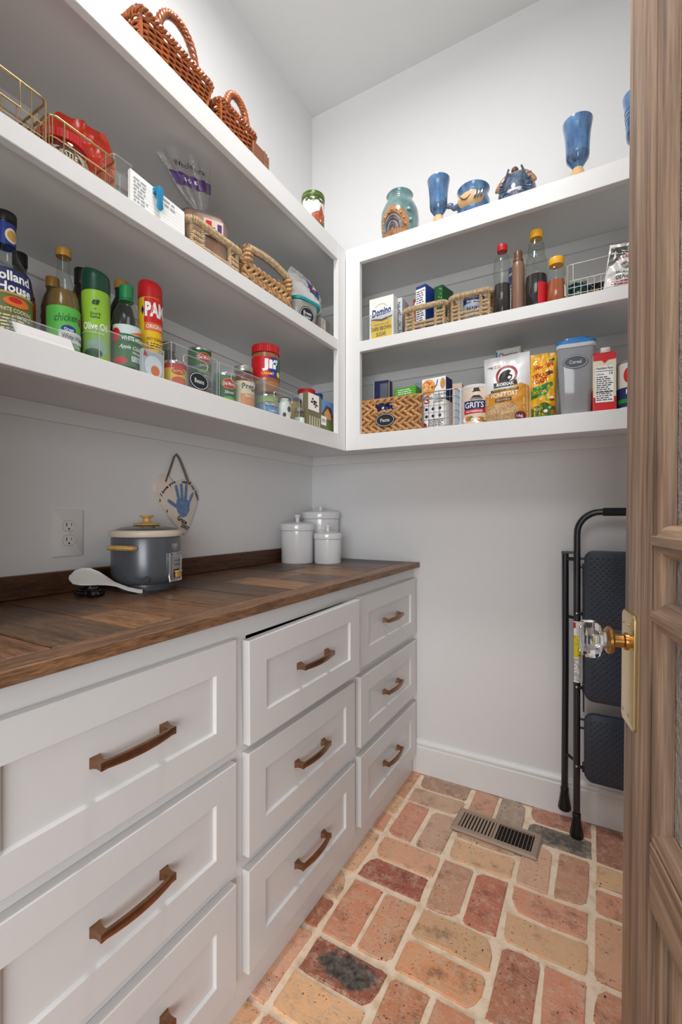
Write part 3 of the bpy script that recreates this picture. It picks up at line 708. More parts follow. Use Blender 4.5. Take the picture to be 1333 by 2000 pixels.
O('heart', MB().prism(hp2, 0.001, 0.011, 0.003, 2, Matrix.Rotation(pi / 2, 4, 'X')), CLAY, ht)
hs = flat(0.011)
mb = O('ribbon', MB().tube([(-0.056, -0.0115, 0.074), (-0.040, -0.009, 0.11), (-0.018, -0.006, 0.160), (-0.008, -0.005, 0.171), (0.004, -0.006, 0.158), (0.022, -0.010, 0.116), (0.040, -0.0115, 0.072)], 0.0042, 8, flat=(1, 0.3)), RIB, ht)
hand = decal('handprint', ht, HANDB, [(-0.010, 0.018), (0.008, 0.026), (0.030, 0.020), (0.046, 0.010), (0.044, -0.018), (0.030, -0.040), (0.012, -0.044), (-0.006, -0.028), (-0.016, -0.006)], hs, 0.0005)
def finger(x0, z0, x1, z1, w):
    dx, dz = x1 - x0, z1 - z0; L = math.hypot(dx, dz); nx, nz = -dz / L * w, dx / L * w; tx, tz = dx / L * w * 0.8, dz / L * w * 0.8
    decal('finger_print', hand, HANDB, [(x0 + nx, z0 + nz), (x0 - nx, z0 - nz), (x1 - nx * 1.05, z1 - nz * 1.05), (x1 - nx * .5 + tx, z1 - nz * .5 + tz), (x1 + nx * .5 + tx, z1 + nz * .5 + tz), (x1 + nx * 1.05, z1 + nz * 1.05)], hs, 0.0006)
finger(-0.002, 0.018, -0.014, 0.062, 0.006); finger(0.012, 0.022, 0.008, 0.068, 0.006); finger(0.026, 0.018, 0.030, 0.066, 0.006); finger(0.040, 0.004, 0.058, 0.040, 0.005); finger(-0.012, -0.006, -0.044, 0.012, 0.006)
text('I love you', ht, PEN, -0.046, 0.052, 0.074, 0.015, hs, bold=0.035, rot=0.72, arc=0.4); text('with all', ht, PEN, 0.030, 0.0775, 0.040, 0.012, hs, bold=0.035, rot=-0.12); text('my heart', ht, PEN, 0.066, 0.042, 0.058, 0.014, hs, bold=0.035, rot=-1.05, arc=0.4)
text('Grace', ht, PEN, 0.012, -0.052, 0.044, 0.017, hs, bold=0.035, rot=-0.45); text('2007', ht, PEN, 0.024, -0.076, 0.036, 0.015, hs, bold=0.035, rot=-0.45)
for x, z in ((-0.078, 0.012), (-0.050, -0.022)): decal('paint_dab', ht, mat('dab_green', (88, 112, 60), 0.5), oval(x, z, 0.003, 0.006, 10), hs, 0.0005, 2, 10)

CG = mat('cooker_grey', (92, 97, 104), 0.30, 0.25, coat=0.15); CRM = mat('cooker_cream', (222, 208, 190), 0.4); BAM = wood('bamboo', (206, 162, 92), (232, 194, 124), (12, 60, 60), 0.4, bmp=0.1)
CHROME = mat('chrome', (206, 208, 212), 0.16, 0.9)
rc = thing('rice_cooker', 'grey rice cooker with cream rim, glass lid and bamboo handles', 'rice cooker', (0.125, -1.052, 0.918), radians(105))
O('body', lathe([(0.0001, 0.016), (0.070, 0.016), (0.083, 0.020), (0.0905, 0.030), (0.0925, 0.044), (0.0925, 0.140), (0.0905, 0.146), (0.0001, 0.146)], 56), CG, rc)
O('base', lathe([(0.0001, 0.0), (0.071, 0.0), (0.072, 0.004), (0.071, 0.018), (0.0001, 0.018)], 40), CG, rc)
O('rim', lathe([(0.085, 0.146), (0.096, 0.147), (0.0985, 0.151), (0.0985, 0.160), (0.096, 0.164), (0.088, 0.1655), (0.084, 0.163)], 56, cap=False), CRM, rc)
lid = O('lid', lathe([(0.0855, 0.1635), (0.078, 0.1685), (0.060, 0.1735), (0.030, 0.1775), (0.0001, 0.1785)], 48, cap=False), clear('lid_glass', (206, 210, 206), 1.6, 0.10, (150, 148, 140)), rc)
O('lid_knob', lathe([(0.0001, 0.176), (0.036, 0.1785), (0.037, 0.181), (0.034, 0.183), (0.014, 0.186), (0.0105, 0.190), (0.0105, 0.197), (0.013, 0.200), (0.019, 0.2015), (0.0195, 0.2045), (0.017, 0.2065), (0.0001, 0.2065)], 32), BAM, lid)
O('steam_vent', lathe([(0.0001, 0.1715), (0.004, 0.1722), (0.004, 0.1728), (0.0001, 0.1728)], 12, Matrix.Translation((-0.035, -0.05, 0.002))), BLACK, lid)
for s_ in (-1, 1):
    pts = [(s_ * 0.090, -0.030, 0.118), (s_ * 0.103, -0.031, 0.119), (s_ * 0.113, -0.024, 0.120), (s_ * 0.117, 0.0, 0.1205), (s_ * 0.113, 0.024, 0.120), (s_ * 0.103, 0.031, 0.119), (s_ * 0.090, 0.030, 0.118)]
    O('side_handle', MB().tube(pts, 0.0115, 10, flat=(0.62, 1.0)), BAM, rc)
cs = cyl(0.0925)
ctl = band('control_panel', rc, CHROME, -0.024, 0.024, 0.024, 0.100, cs, 0.0048, 10, 2, label='chrome-edged control panel')
mb = MB(); fr = [(-0.024, 0.024), (0.024, 0.024), (0.024, 0.100), (-0.024, 0.100)]
pp = []
for i in range(4):
    a, b = fr[i], fr[(i + 1) % 4]
    for t in range(6): pp.append(cs(a[0] + (b[0] - a[0]) * t / 6, a[1] + (b[1] - a[1]) * t / 6, 0.0035))
O('panel_frame', MB().tube(pp, 0.0042, 8, closed=True), CHROME, ctl)
band('panel_face', ctl, mat('brushed_silver', (176, 178, 182), 0.35, 0.7), -0.019, 0.019, 0.032, 0.094, cs, 0.0054, 8, 2)
band('lever_slot', ctl, BLACK, -0.012, 0.012, 0.033, 0.056, cs, 0.0058, 6, 1)
O('lever', MB().box(-0.011, 0.011, -0.110, -0.096, 0.048, 0.0525, 0.002, 2).box(-0.007, 0.011, -0.1045, -0.096, 0.034, 0.048, 0.001), BAM, ctl)
text('COOK', ctl, INK, -0.003, 0.080, 0.014, 0.004, cs, 0.0060); text('WARM', ctl, INK, -0.003, 0.069, 0.014, 0.004, cs, 0.0060)
for z in (0.080, 0.069): band('indicator', ctl, INK, 0.0085, 0.0125, z - 0.003, z + 0.003, cs, 0.006, 2, 1)
em = decal('emblem', rc, mat('emblem_silver', (196, 200, 206), 0.35, 0.3), [(-0.013, 0.127), (0.013, 0.127), (0.013, 0.119), (0.0, 0.107), (-0.013, 0.119)], cs, 0.0004)
decal('emblem_field', em, CG, [(-0.0117, 0.1258), (0.0117, 0.1258), (0.0117, 0.1195), (0.0, 0.1087), (-0.0117, 0.1195)], cs, 0.0007)
text('GREEN', em, WHITEP, 0.0, 0.1222, 0.019, 0.0042, cs, 0.001); text('LIFE', em, WHITEP, 0.0, 0.1165, 0.009, 0.0042, cs, 0.001)
O('power_inlet', MB().tube([(-0.072, -0.055, 0.035), (-0.080, -0.061, 0.035)], 0.008, 12), BLACK, rc)

BLK = mat('black_plastic', (12, 12, 13), 0.25)
pd = thing('rice_paddle', 'white plastic rice paddle propped on a black power cord beside the cooker', 'paddle', (0.125, -1.175, 0.918))
# blade to handle centre line (local), half-width, lift of the middle
SPN = [(-0.030, -0.078, 0.050, 0.010), (-0.024, -0.070, 0.051, 0.021), (-0.014, -0.058, 0.0515, 0.027), (-0.002, -0.042, 0.050, 0.027), (0.010, -0.026, 0.045, 0.021), (0.020, -0.011, 0.037, 0.013), (0.032, 0.006, 0.026, 0.009), (0.050, 0.030, 0.012, 0.0088), (0.066, 0.051, 0.0045, 0.0095), (0.071, 0.057, 0.0035, 0.006)]
mb = MB(); K = 6
for k_, (x, y, z, hw) in enumerate(SPN):
    a, b = SPN[max(0, k_ - 1)], SPN[min(len(SPN) - 1, k_ + 1)]; d = Vector((b[0] - a[0], b[1] - a[1], 0)).normalized(); nrm = Vector((-d.y * 0.75, d.x * 0.75, 0.66 if hw > 0.012 else 0.25))
    for i in range(K + 1):
        t = i / K * 2 - 1; q = Vector((x, y, z)) + nrm * hw * t; dish = 0.010 * (1 - t * t) * max(0, min(1, (hw - 0.010) / 0.015)); mb.v.append((q.x, q.y, q.z + 0.004 * (1 - t * t) * (0 if dish else 1) - dish * 0.3 + 0.0015))
nt_ = len(mb.v); mb.v += [(a, b, c_ - 0.003) for a, b, c_ in mb.v]
for k_ in range(len(SPN) - 1):
    for i in range(K):
        a = k_ * (K + 1) + i; q = (a, a + 1, a + K + 2, a + K + 1); mb.f.append(q[::-1]); mb.f.append(tuple(nt_ + e for e in q))
bd = [k_ * (K + 1) for k_ in range(len(SPN))]; bd += [(len(SPN) - 1) * (K + 1) + i for i in range(1, K + 1)]; bd += [k_ * (K + 1) + K for k_ in range(len(SPN) - 2, -1, -1)]; bd += [i for i in range(K - 1, 0, -1)]
for i in range(len(bd)): j = (i + 1) % len(bd); mb.f.append((bd[i], bd[j], nt_ + bd[j], nt_ + bd[i]))
O('paddle', mb, mat('paddle_white', (218, 218, 216), 0.3), pd, smooth=50)
cd = thing('power_cord', 'coiled black power cord with plug under the white rice paddle', 'power cord', (0.125, -1.21, 0.918))
cp = [(0.020 + 0.034 * cos(a) * (1 - 0.03 * a) - 0.03, 0.034 * sin(a) * (1 - 0.03 * a) - 0.005, 0.005 + 0.006 * a / 6.28) for a in [i * 0.35 for i in range(52)]]
O('cord', MB().tube(cp, 0.0042, 8), BLK, cd)
O('plug', MB().box(0.018, 0.036, -0.030, -0.010, 0.002, 0.026, 0.004, 2), BLK, cd)
O('prong', MB().box(0.036, 0.046, -0.026, -0.0245, 0.010, 0.016).box(0.036, 0.046, -0.0155, -0.014, 0.010, 0.016), CHROME, cd)

CER = mat('white_ceramic', (232, 233, 234), 0.12, coat=0.5)
def canister(label, x, y, r, h, rim, kh):
    t = thing('canister', label, 'canister', (x, y, 0.918), group='white ceramic canisters in the corner')
    O('body', lathe([(0.0001, 0), (r * 0.93, 0), (r * 0.95, 0.003), (r * 0.95, h - rim * 0.25), (r * 0.9, h - rim * 0.2), (0.0001, h - rim * 0.2)], 48), CER, t)
    l = O('lid', lathe([(r * 0.955, h - rim), (r * 0.985, h - rim * 0.98), (r, h - rim * 0.8), (r, h - rim * 0.15), (r * 0.985, h), (r * 0.9, h + 0.002), (r * 0.55, h + 0.007), (r * 0.2, h + 0.010), (0.0001, h + 0.010)], 48), CER, t)
    O('lid_knob', lathe([(0.0085, h + 0.009), (0.0085, h + 0.012), (0.0075, h + 0.016), (0.0095, h + kh * 0.55 + 0.008), (0.0135, h + kh - 0.003), (0.0132, h + kh), (0.0001, h + kh)], 24), CER, l)
    O('lid_seam', MB().tube([(r * 0.962 * cos(2 * pi * i / 40), r * 0.962 * sin(2 * pi * i / 40), h - rim - 0.0006) for i in range(40)], 0.0007, 5, closed=True), mat('seam_shadow', (150, 148, 146), 0.6), t)
canister('medium white ceramic lidded canister in front left of the corner trio', 0.098, -0.267, 0.0745, 0.168, 0.028, 0.040)
canister('smallest white ceramic lidded canister, front right of the corner trio', 0.2236, -0.2177, 0.0612, 0.128, 0.024, 0.036)
canister('largest white ceramic lidded canister, at the back of the corner trio', 0.113, -0.100, 0.0880, 0.220, 0.030, 0.028)

# ------------------------------------------------------------------ makers for groceries
def carton(name, label, cat, loc, rz, w, d, h, m_, group=None, b=0.0012):
    t = thing(name, label, cat, loc, rz, group)
    O('box', box(-w / 2, w / 2, -d / 2, d / 2, 0, h, b), m_, t)
    return t, flat(d / 2)
def bag_shape(w, h, d, seed, fold=0.12, taper=0.0, wob=0.0025, nx=18, nz=22, power=3.0):
    R = random.Random(seed); ph = [R.uniform(0, 6.28) for _ in range(8)]
    def th(x, z):
        u = min(1.0, abs(x) / (w / 2)); v = max(0.0, min(1.0, z / h))
        base = (1 - u ** power) ** 0.55
        prof = 1.0 if v < 0.35 else max(0.03, (1 - ((v - 0.35) / (0.65 - fold * 0.5)) ** 1.6)) if v < 1 - fold * 0.5 else 0.03
        low = min(1.0, 0.55 + v * 4)
        cr = wob * (sin(31 * x / w + ph[0] + 5 * v) * 0.5 + sin(17 * v + 9 * x / w + ph[1]) + 0.6 * sin(43 * v + ph[2] - 14 * x / w))
        return max(0.0006, d / 2 * base * prof * low + cr * base)
    tp = lambda z: 1 - taper * max(0.0, (z / h - 0.55) / 0.45) ** 2
    surf = lambda x, z, o: (x * tp(z), -th(x, z) - o, z)
    mb = MB()
    for s_ in (-1, 1):
        n = len(mb.v)
        for j in range(nz + 1):
            for i in range(nx + 1):
                x = -w / 2 + w * i / nx; z = h * j / nz; mb.v.append((x * tp(z), s_ * th(x, z), z))
        for j in range(nz):
            for i in range(nx):
                a = n + j * (nx + 1) + i; q = (a, a + 1, a + nx + 2, a + nx + 1); mb.f.append(q if s_ < 0 else q[::-1])
    n = (nx + 1) * (nz + 1)
    for i in range(nx): mb.f.append((i + 1, i, n + i, n + i + 1))
    return mb, surf
def can(name, label, loc, rz, r, h, side, lidm=None, group=None, cat='can'):
    t = thing(name, label, cat, loc, rz, group); lidm = lidm or CHROME
    O('can_body', lathe([(0.0001, 0.002), (r * 0.95, 0.002), (r * 0.985, 0.0), (r, 0.002), (r, 0.004), (r * 0.985, 0.006), (r * 0.985, h - 0.006), (r, h - 0.004), (r, h - 0.001), (r * 0.98, h), (r * 0.95, h - 0.003), (0.0001, h - 0.004)], 36), lidm, t)
    band('paper_label', t, side, -pi * r, pi * r, 0.007, h - 0.007, cyl(r * 0.985), 0.0003, 40, 1)
    return t, cyl(r * 0.985)
def bin_(label, loc, w, d, h, handle=True, group='clear acrylic bins on the lower left shelf', rz=pi / 2, r_=0.004):
    t = thing('storage_bin', label, 'bin', loc, rz, group); k_ = 0.0022; mb = MB()
    mb.box(-w / 2, w / 2, -d / 2, -d / 2 + k_, 0, h, 0.0006); mb.box(-w / 2, w / 2, d / 2 - k_, d / 2, 0, h, 0.0006)
    mb.box(-w / 2, -w / 2 + k_, -d / 2 + k_, d / 2 - k_, 0, h, 0.0006); mb.box(w / 2 - k_, w / 2, -d / 2 + k_, d / 2 - k_, 0, h, 0.0006); mb.box(-w / 2 + k_, w / 2 - k_, -d / 2 + k_, d / 2 - k_, 0, 0.002)
    O('bin_body', mb, ACR, t)
    O('bin_rim', MB().tube([(-w / 2, -d / 2, h), (w / 2, -d / 2, h), (w / 2, d / 2, h), (-w / 2, d / 2, h)], 0.0013, 6, closed=True), RIMC, t)
    for sx in (-1, 1): O('bin_corner', MB().tube([(sx * (w / 2 - 0.001), -d / 2 - 0.0002, 0.001), (sx * (w / 2 - 0.001), -d / 2 - 0.0002, h)], 0.0011, 6), RIMC, t)
    if handle:
        pts = [(a, -d / 2 - 0.001, h * 0.72 + b_) for a, b_ in rrect(w * 0.52, h * 0.24, h * 0.11)]
        O('handle_outline', MB().tube(pts, 0.0011, 6, closed=True), RIMC, t)
    return t, flat(d / 2)
RIMC = clear('acrylic_edge', (236, 240, 240), 2.5, 0.28, (240, 242, 242), rough=0.1)
OVALB = mat('oval_black', (26, 30, 38), 0.5); OVALW = mat('oval_white', (214, 216, 216), 0.5)
def oval_label(t, surf, txt, cx, cz, rx, rz_, lines=1):
    a = decal('oval_label', t, OVALB, oval(cx, cz, rx, rz_), surf, 0.0010, label='black oval name label')
    ring = oval(cx, cz, rx * 0.90, rz_ * 0.86, 36)
    O('label_line', MB().tube([surf(x, z, 0.0013) for x, z in ring], rx * 0.022, 5, closed=True), OVALW, a)
    ws = txt.split('|')
    for k_, w in enumerate(ws):
        n = len(ws); text(w, a, OVALW, cx, cz + (n - 1 - 2 * k_) * rz_ * 0.24, rx * (1.05 if n > 1 else 0.95), rz_ * (0.42 if n > 1 else 0.5), surf, 0.0014, bold=0.01)
    return a
CAPB = mat('cap_black', (16, 16, 18), 0.35); CAPG = mat('cap_gold', (184, 136, 62), 0.32, 0.3); CAPR = mat('cap_red', (196, 22, 26), 0.35); CAPY = mat('cap_yellow', (242, 178, 26), 0.4)
CAPGR = mat('cap_green', (22, 130, 74), 0.4)
def cap(t, m_, r, z0, z1, ribs=28, name='cap'):
    mb = MB(); n = ribs * 2; pr = [(r * 0.97, z0), (r, z0 + 0.001), (r, z1 - 0.002), (r * 0.95, z1), (0.0001, z1)]
    for q, (rr_, z) in enumerate(pr):
        for i in range(n):
            a = 2 * pi * i / n; k_ = 1 - (0.025 if (i % 2 and 0 < q < 3) else 0); mb.v.append((rr_ * k_ * cos(a), rr_ * k_ * sin(a), z))
    for q in range(len(pr) - 1):
        for i in range(n): j = (i + 1) % n; mb.f.append((q * n + i, q * n + j, q * n + n + j, q * n + n + i))
    mb.f.append(tuple(range(n - 1, -1, -1)))
    return O(name, mb, m_, t, smooth=30)
def bottle(name, label, loc, rz, prof, m_, liquid=None, lm=None, cat='bottle', n=36):
    t = thing(name, label, cat, loc, rz)
    O('bottle_body', lathe(prof, n, cap=False), m_, t)
    if liquid: O('contents', lathe(liquid, n), lm, t)
    return t
def prof_r(prof):
    def f_(z):
        for (r0, z0), (r1, z1) in zip(prof, prof[1:]):
            if z0 <= z <= z1 and z1 > z0: return r0 + (r1 - r0) * (z - z0) / (z1 - z0)
        return prof[-1][0]
    return f_
def inner(prof, top, k_=0.93):
    o = [(0.0001, prof[0][1] + 0.002)]
    for r, z in prof:
        if z < top: o.append((max(0.0001, r * k_), max(z, prof[0][1] + 0.002)))
    o.append((prof_r(prof)(top) * k_, top)); o.append((0.0001, top)); return o
def liquidm(name, c, clear_=0.35, rough=0.05):
    return clear(name, c, 1.0, 1 - clear_, c, rough)
L1 = 1.4385; L2 = 1.7990; L3 = 2.1705
Q = pi / 2

# ------------------------------------------------------------------ lower left shelf
pr = [(0.0001, 0), (0.040, 0.0), (0.043, 0.004), (0.043, 0.118), (0.040, 0.138), (0.031, 0.158), (0.021, 0.176), (0.0165, 0.192), (0.0160, 0.236)]
t = bottle('cooking_wine_bottle', 'tall clear cooking wine bottle with blue neck label and black cap', (0.27, -1.471, L1), Q - 0.12, pr, GLASS, inner(pr, 0.115), liquidm('wine_liquid', (206, 196, 140), 0.5))
cap(t, CAPB, 0.0185, 0.238, 0.2555); O('neck_ring', lathe([(0.0175, 0.234), (0.0182, 0.236), (0.0175, 0.238)], 32, cap=False), CAPB, t)
sf = cyl(prof_r(pr)); s2 = cyl(0.0166)
nl = band('neck_label', t, BLUEP, -0.052, 0.052, 0.193, 0.234, s2, 0.0004, 36, 1)
sl = decal('seal', nl, CREAM, oval(0.006, 0.211, 0.0115, 0.014, 20), s2, 0.0008); decal('seal_ring', sl, GOLDP, oval(0.006, 0.211, 0.008, 0.0095, 20), s2, 0.0011)
fl = band('front_label', t, mat('olive_label', (104, 112, 50), 0.5), -0.055, 0.055, 0.012, 0.140, sf, 0.0004, 30, 14)
band('blue_field', fl, NAVY, -0.055, 0.055, 0.094, 0.140, sf, 0.0008, 30, 8); band('gold_line', fl, GOLDP, -0.055, 0.055, 0.091, 0.0945, sf, 0.0009, 30, 1)
text('Holland', fl, WHITEP, -0.004, 0.124, 0.066, 0.019, sf, 0.0013, bold=0.03); text('House', fl, WHITEP, 0.004, 0.103, 0.056, 0.018, sf, 0.0013, bold=0.03)
text('WHITE COOKING', fl, CREAM, 0.004, 0.062, 0.060, 0.0075, sf, 0.0013); small_print(fl, CREAM, -0.03, 0.034, 0.018, 0.054, 6, sf, 1)
decal('pasta_picture', fl, ORANGE, oval(0.006, 0.078, 0.022, 0.009, 20), sf, 0.0012); decal('sauce', fl, REDP, oval(0.003, 0.081, 0.011, 0.005, 14), sf, 0.0015)

pr = [(0.0001, 0), (0.028, 0), (0.029, 0.004), (0.029, 0.17), (0.020, 0.205), (0.013, 0.225), (0.013, 0.245)]
t = bottle('sauce_bottle', 'dark sauce bottle with black cap behind the cooking wine', (0.125, -1.378, L1), Q - 0.5, pr, mat('dark_bottle', (34, 22, 18), 0.15), None); cap(t, CAPB, 0.0145, 0.240, 0.268)
band('side_label', t, ORANGE, -0.05, 0.05, 0.10, 0.19, cyl(prof_r(pr)), 0.0005, 24, 6)
pr = [(0.0001, 0), (0.023, 0), (0.024, 0.004), (0.024, 0.120), (0.0225, 0.13), (0.024, 0.14), (0.0225, 0.15), (0.0235, 0.16), (0.019, 0.185), (0.0125, 0.200), (0.0120, 0.212)]
t = bottle('flavour_bottle', 'small ribbed brownish bottle with gold cap behind the white vinegar', (0.150, -1.322, L1), Q - 0.5, pr, clear('smoke_glass', (150, 128, 104), 1.2, 0.25, (150, 124, 98)), inner(pr, 0.10), liquidm('brown_liquid', (88, 52, 28), 0.2)); cap(t, CAPG, 0.0142, 0.210, 0.233)

pr = [(0.0001, 0), (0.029, 0), (0.0305, 0.004), (0.0305, 0.112), (0.027, 0.140), (0.019, 0.165), (0.0125, 0.185), (0.0115, 0.226)]
t = bottle('vinegar_bottle', 'clear white vinegar bottle with gold cap and bright green label', (0.275, -1.366, L1), Q - 0.45, pr, GLASS, inner(pr, 0.150), liquidm('vinegar_liquid', (166, 128, 66), 0.45)); cap(t, CAPG, 0.0148, 0.224, 0.240)
sf = cyl(prof_r(pr)); fl = band('front_label', t, mat('leaf_green', (92, 184, 74), 0.45), -0.046, 0.044, 0.030, 0.112, sf, 0.0005, 24, 6); band('label_edge', fl, NAVY, -0.053, -0.046, 0.030, 0.110, sf, 0.0005, 4, 6)
text('chicken', fl, GREENP, 0.004, 0.090, 0.044, 0.016, sf, 0.0010, slant=0.3, rot=0.15); decal('brand_oval', fl, BLUEP, oval(0.008, 0.066, 0.014, 0.008, 18), sf, 0.0010); text('Great', fl, WHITEP, 0.008, 0.066, 0.018, 0.006, sf, 0.0014)
tg = band('name_tag', t, OVALW, -0.010, 0.040, 0.040, 0.062, sf, 0.0016, 12, 2); text('White Wine', tg, INK, 0.016, 0.051, 0.042, 0.010, sf, 0.0021)
decal('cherry', fl, mat('cherry', (116, 28, 30), 0.4), oval(0.036, 0.088, 0.008, 0.009, 14), sf, 0.0010)

OG = mat('spray_green', (142, 188, 52), 0.35); DG = mat('spray_cap_green', (12, 62, 46), 0.3)
def spray(name, label, x, y, r, h, hc, bodym, capm, rz):
    t = thing(name, label, 'spray can', (x, y, L1), rz)
    O('can_body', lathe([(0.0001, 0), (r * 0.96, 0), (r, 0.003), (r, h - hc - 0.004), (r * 0.97, h - hc), (0.0001, h - hc)], 36), bodym, t)
    mb = MB(); n = 36
    for q, (rr_, z) in enumerate(((r * 1.0, h - hc), (r * 1.0, h - hc * 0.45), (r * 0.97, h - 0.003), (r * 0.9, h))):
        for i in range(n):
            a = 2 * pi * i / n; dz = -hc * 0.22 * (1 + cos(a)) / 2 if q >= 2 else 0; mb.v.append((rr_ * cos(a), rr_ * sin(a), z + dz))
    for q in range(3):
        for i in range(n): j = (i + 1) % n; mb.f.append((q * n + i, q * n + j, q * n + n + j, q * n + n + i))
    mb.f.append(tuple(3 * n + i for i in range(n))); O('cap', mb, capm, t, smooth=40)
    return t, cyl(r)
t, sf = spray('oil_spray', 'light green olive oil spray can with dark green cap', 0.285, -1.302, 0.0285, 0.221, 0.050, OG, DG, Q - 0.6)
text('g', t, DG, 0.0, 0.136, 0.016, 0.026, sf, 0.0006, bold=0.04); text('Good &', t, DG, 0.0, 0.119, 0.020, 0.006, sf, 0.0006); text('Gather', t, DG, 0.0, 0.112, 0.020, 0.006, sf, 0.0006)
text('Olive Oil', t, WHITEP, 0.0, 0.092, 0.050, 0.016, sf, 0.0006, bold=0.015); text('nonstick spray', t, WHITEP, 0.0, 0.078, 0.036, 0.005, sf, 0.0006)
pz = decal('pan_picture', t, mat('pan_teal', (140, 172, 150), 0.4), oval(0.004, 0.048, 0.022, 0.020, 20), sf, 0.0005); decal('pan_side', pz, DG, oval(-0.004, 0.034, 0.018, 0.010, 16), sf, 0.0008)
pr = [(0.0001, 0), (0.025, 0), (0.026, 0.004), (0.026, 0.20), (0.018, 0.225), (0.015, 0.24)]
t = bottle('soy_bottle', 'dark bottle with black cap hidden behind the olive oil spray', (0.165, -1.262, L1), Q, pr, mat('dark_bottle', (34, 22, 18), 0.15)); cap(t, CAPB, 0.017, 0.238, 0.276)
pr = [(0.0001, 0), (0.032, 0), (0.033, 0.004), (0.033, 0.185), (0.026, 0.215), (0.0155, 0.240), (0.0145, 0.262)]
t = bottle('green_glass_bottle', 'dark green glass bottle with gold cap behind the cider vinegar', (0.185, -1.172, L1), Q, pr, mat('bottle_green', (16, 44, 26), 0.12), None); cap(t, CAPG, 0.0172, 0.262, 0.282)

pr = [(0.0001, 0.002), (0.027, 0.0), (0.031, 0.006), (0.032, 0.020), (0.031, 0.110), (0.0315, 0.132), (0.027, 0.156), (0.018, 0.174), (0.0135, 0.182), (0.0130, 0.190)]
t = bottle('cider_vinegar_bottle', 'plastic apple cider vinegar bottle with bright green cap', (0.292, -1.233, L1), Q - 0.4, pr, clear('pet', (240, 243, 241), 0.8, 0.012), inner(pr, 0.020), liquidm('cider_liquid', (176, 44, 30), 0.2)); cap(t, CAPGR, 0.0155, 0.186, 0.217, 30)
O('cap_collar', lathe([(0.0145, 0.180), (0.0165, 0.181), (0.0165, 0.184), (0.0145, 0.185)], 28, cap=False), CAPGR, t)
sf = cyl(lambda z: 0.0318); fl = band('front_label', t, mat('cider_green', (52, 108, 58), 0.45), -0.052, 0.052, 0.024, 0.118, sf, 0.0003, 30, 2)
band('sky_field', fl, mat('sky_print', (200, 214, 214), 0.5), -0.040, 0.044, 0.086, 0.118, sf, 0.0006, 20, 2); decal('apple', fl, REDP, oval(-0.030, 0.094, 0.011, 0.016, 20), sf, 0.0010); decal('hills', fl, ORANGE, [(0.0, 0.098), (0.044, 0.098), (0.044, 0.112), (0.02, 0.106)], sf, 0.0009)
bn = decal('banner', fl, GREENP, [(-0.022, 0.078), (0.044, 0.078), (0.044, 0.100), (0.012, 0.096), (-0.022, 0.098)], sf, 0.0012); text('WHITE HOUSE', bn, WHITEP, 0.011, 0.087, 0.056, 0.010, sf, 0.0016, bold=0.02)
text('Apple Cider', fl, WHITEP, 0.004, 0.066, 0.050, 0.011, sf, 0.0010, slant=0.3, rot=-0.06); text('Vinegar', fl, WHITEP, 0.018, 0.055, 0.026, 0.008, sf, 0.0010, slant=0.3); band('badge', fl, WHITEP, 0.004, 0.028, 0.036, 0.048, sf, 0.0010, 6, 1); small_print(fl, INK, 0.005, 0.027, 0.037, 0.047, 3, sf, 6, 0.0013)
decal('apples', fl, REDP, oval(-0.020, 0.036, 0.016, 0.008, 16), sf, 0.0010)

PYEL = mat('spray_yellow', (242, 196, 34), 0.35)
t, sf = spray('cooking_spray', 'yellow and red cooking spray can with red cap', 0.272, -1.153, 0.0285, 0.264, 0.044, PYEL, CAPR, Q - 0.1)
fl = band('red_field', t, mat('spray_red', (206, 26, 30), 0.35), -0.030, 0.040, 0.158, 0.218, sf, 0.0004, 18, 1)
text('PAM', fl, WHITEP, -0.002, 0.190, 0.052, 0.036, sf, 0.0009, bold=0.05); band('orange_band', t, ORANGE, -0.030, 0.040, 0.138, 0.158, sf, 0.0004, 18, 1); text('ORIGINAL', t, WHITEP, -0.002, 0.148, 0.046, 0.010, sf, 0.0009)
text('EASY CLEANUP', t, BROWNP, -0.002, 0.118, 0.042, 0.007, sf, 0.0006); small_print(t, BROWNP, -0.024, 0.026, 0.092, 0.110, 3, sf, 8, 0.0006)
decal('flag_triangle', t, NAVY, [(-0.018, 0.062), (0.010, 0.062), (-0.004, 0.080)], sf, 0.0006); decal('star', t, NAVY, [(-0.038, 0.188), (-0.034, 0.176), (-0.030, 0.188), (-0.034, 0.199)], sf, 0.0006)

t, sf = bin_('low clear acrylic bin holding the oil spray and cider vinegar', (0.291, -1.2535, L1 - 0.0003), 0.162, 0.112, 0.076, False)
t2, sf2 = carton('egg_carton', 'grey carton printed with a fried egg inside the front corner of the clear bin', 'carton', (0.3365, -1.198, L1 + 0.002), Q, 0.058, 0.012, 0.066, mat('egg_grey', (186, 190, 198), 0.5))
decal('egg_white', t2, mat('egg_white', (226, 230, 236), 0.45), oval(0.0, 0.030, 0.024, 0.026, 24), sf2, 0.0005); decal('yolk', t2, ORANGE, oval(0.004, 0.022, 0.012, 0.012, 20), sf2, 0.0009); decal('stripe_mark', t2, REDP, [(-0.028, 0.050), (-0.016, 0.052), (-0.024, 0.065)], sf2, 0.0006, 2, 10)
t = thing('display_tray', 'shallow clear acrylic tray holding a white card at the front of the shelf', 'tray', (0.341, -1.437, L1), Q)
mb = MB(); w, d, h = 0.112, 0.034, 0.036
mb.box(-w / 2, w / 2, -d / 2, -d / 2 + 0.002, 0, h).box(-w / 2, w / 2, d / 2 - 0.002, d / 2, 0, h).box(-w / 2, -w / 2 + 0.002, -d / 2 + .002, d / 2 - .002, 0, h).box(w / 2 - 0.002, w / 2, -d / 2 + .002, d / 2 - .002, 0, h)
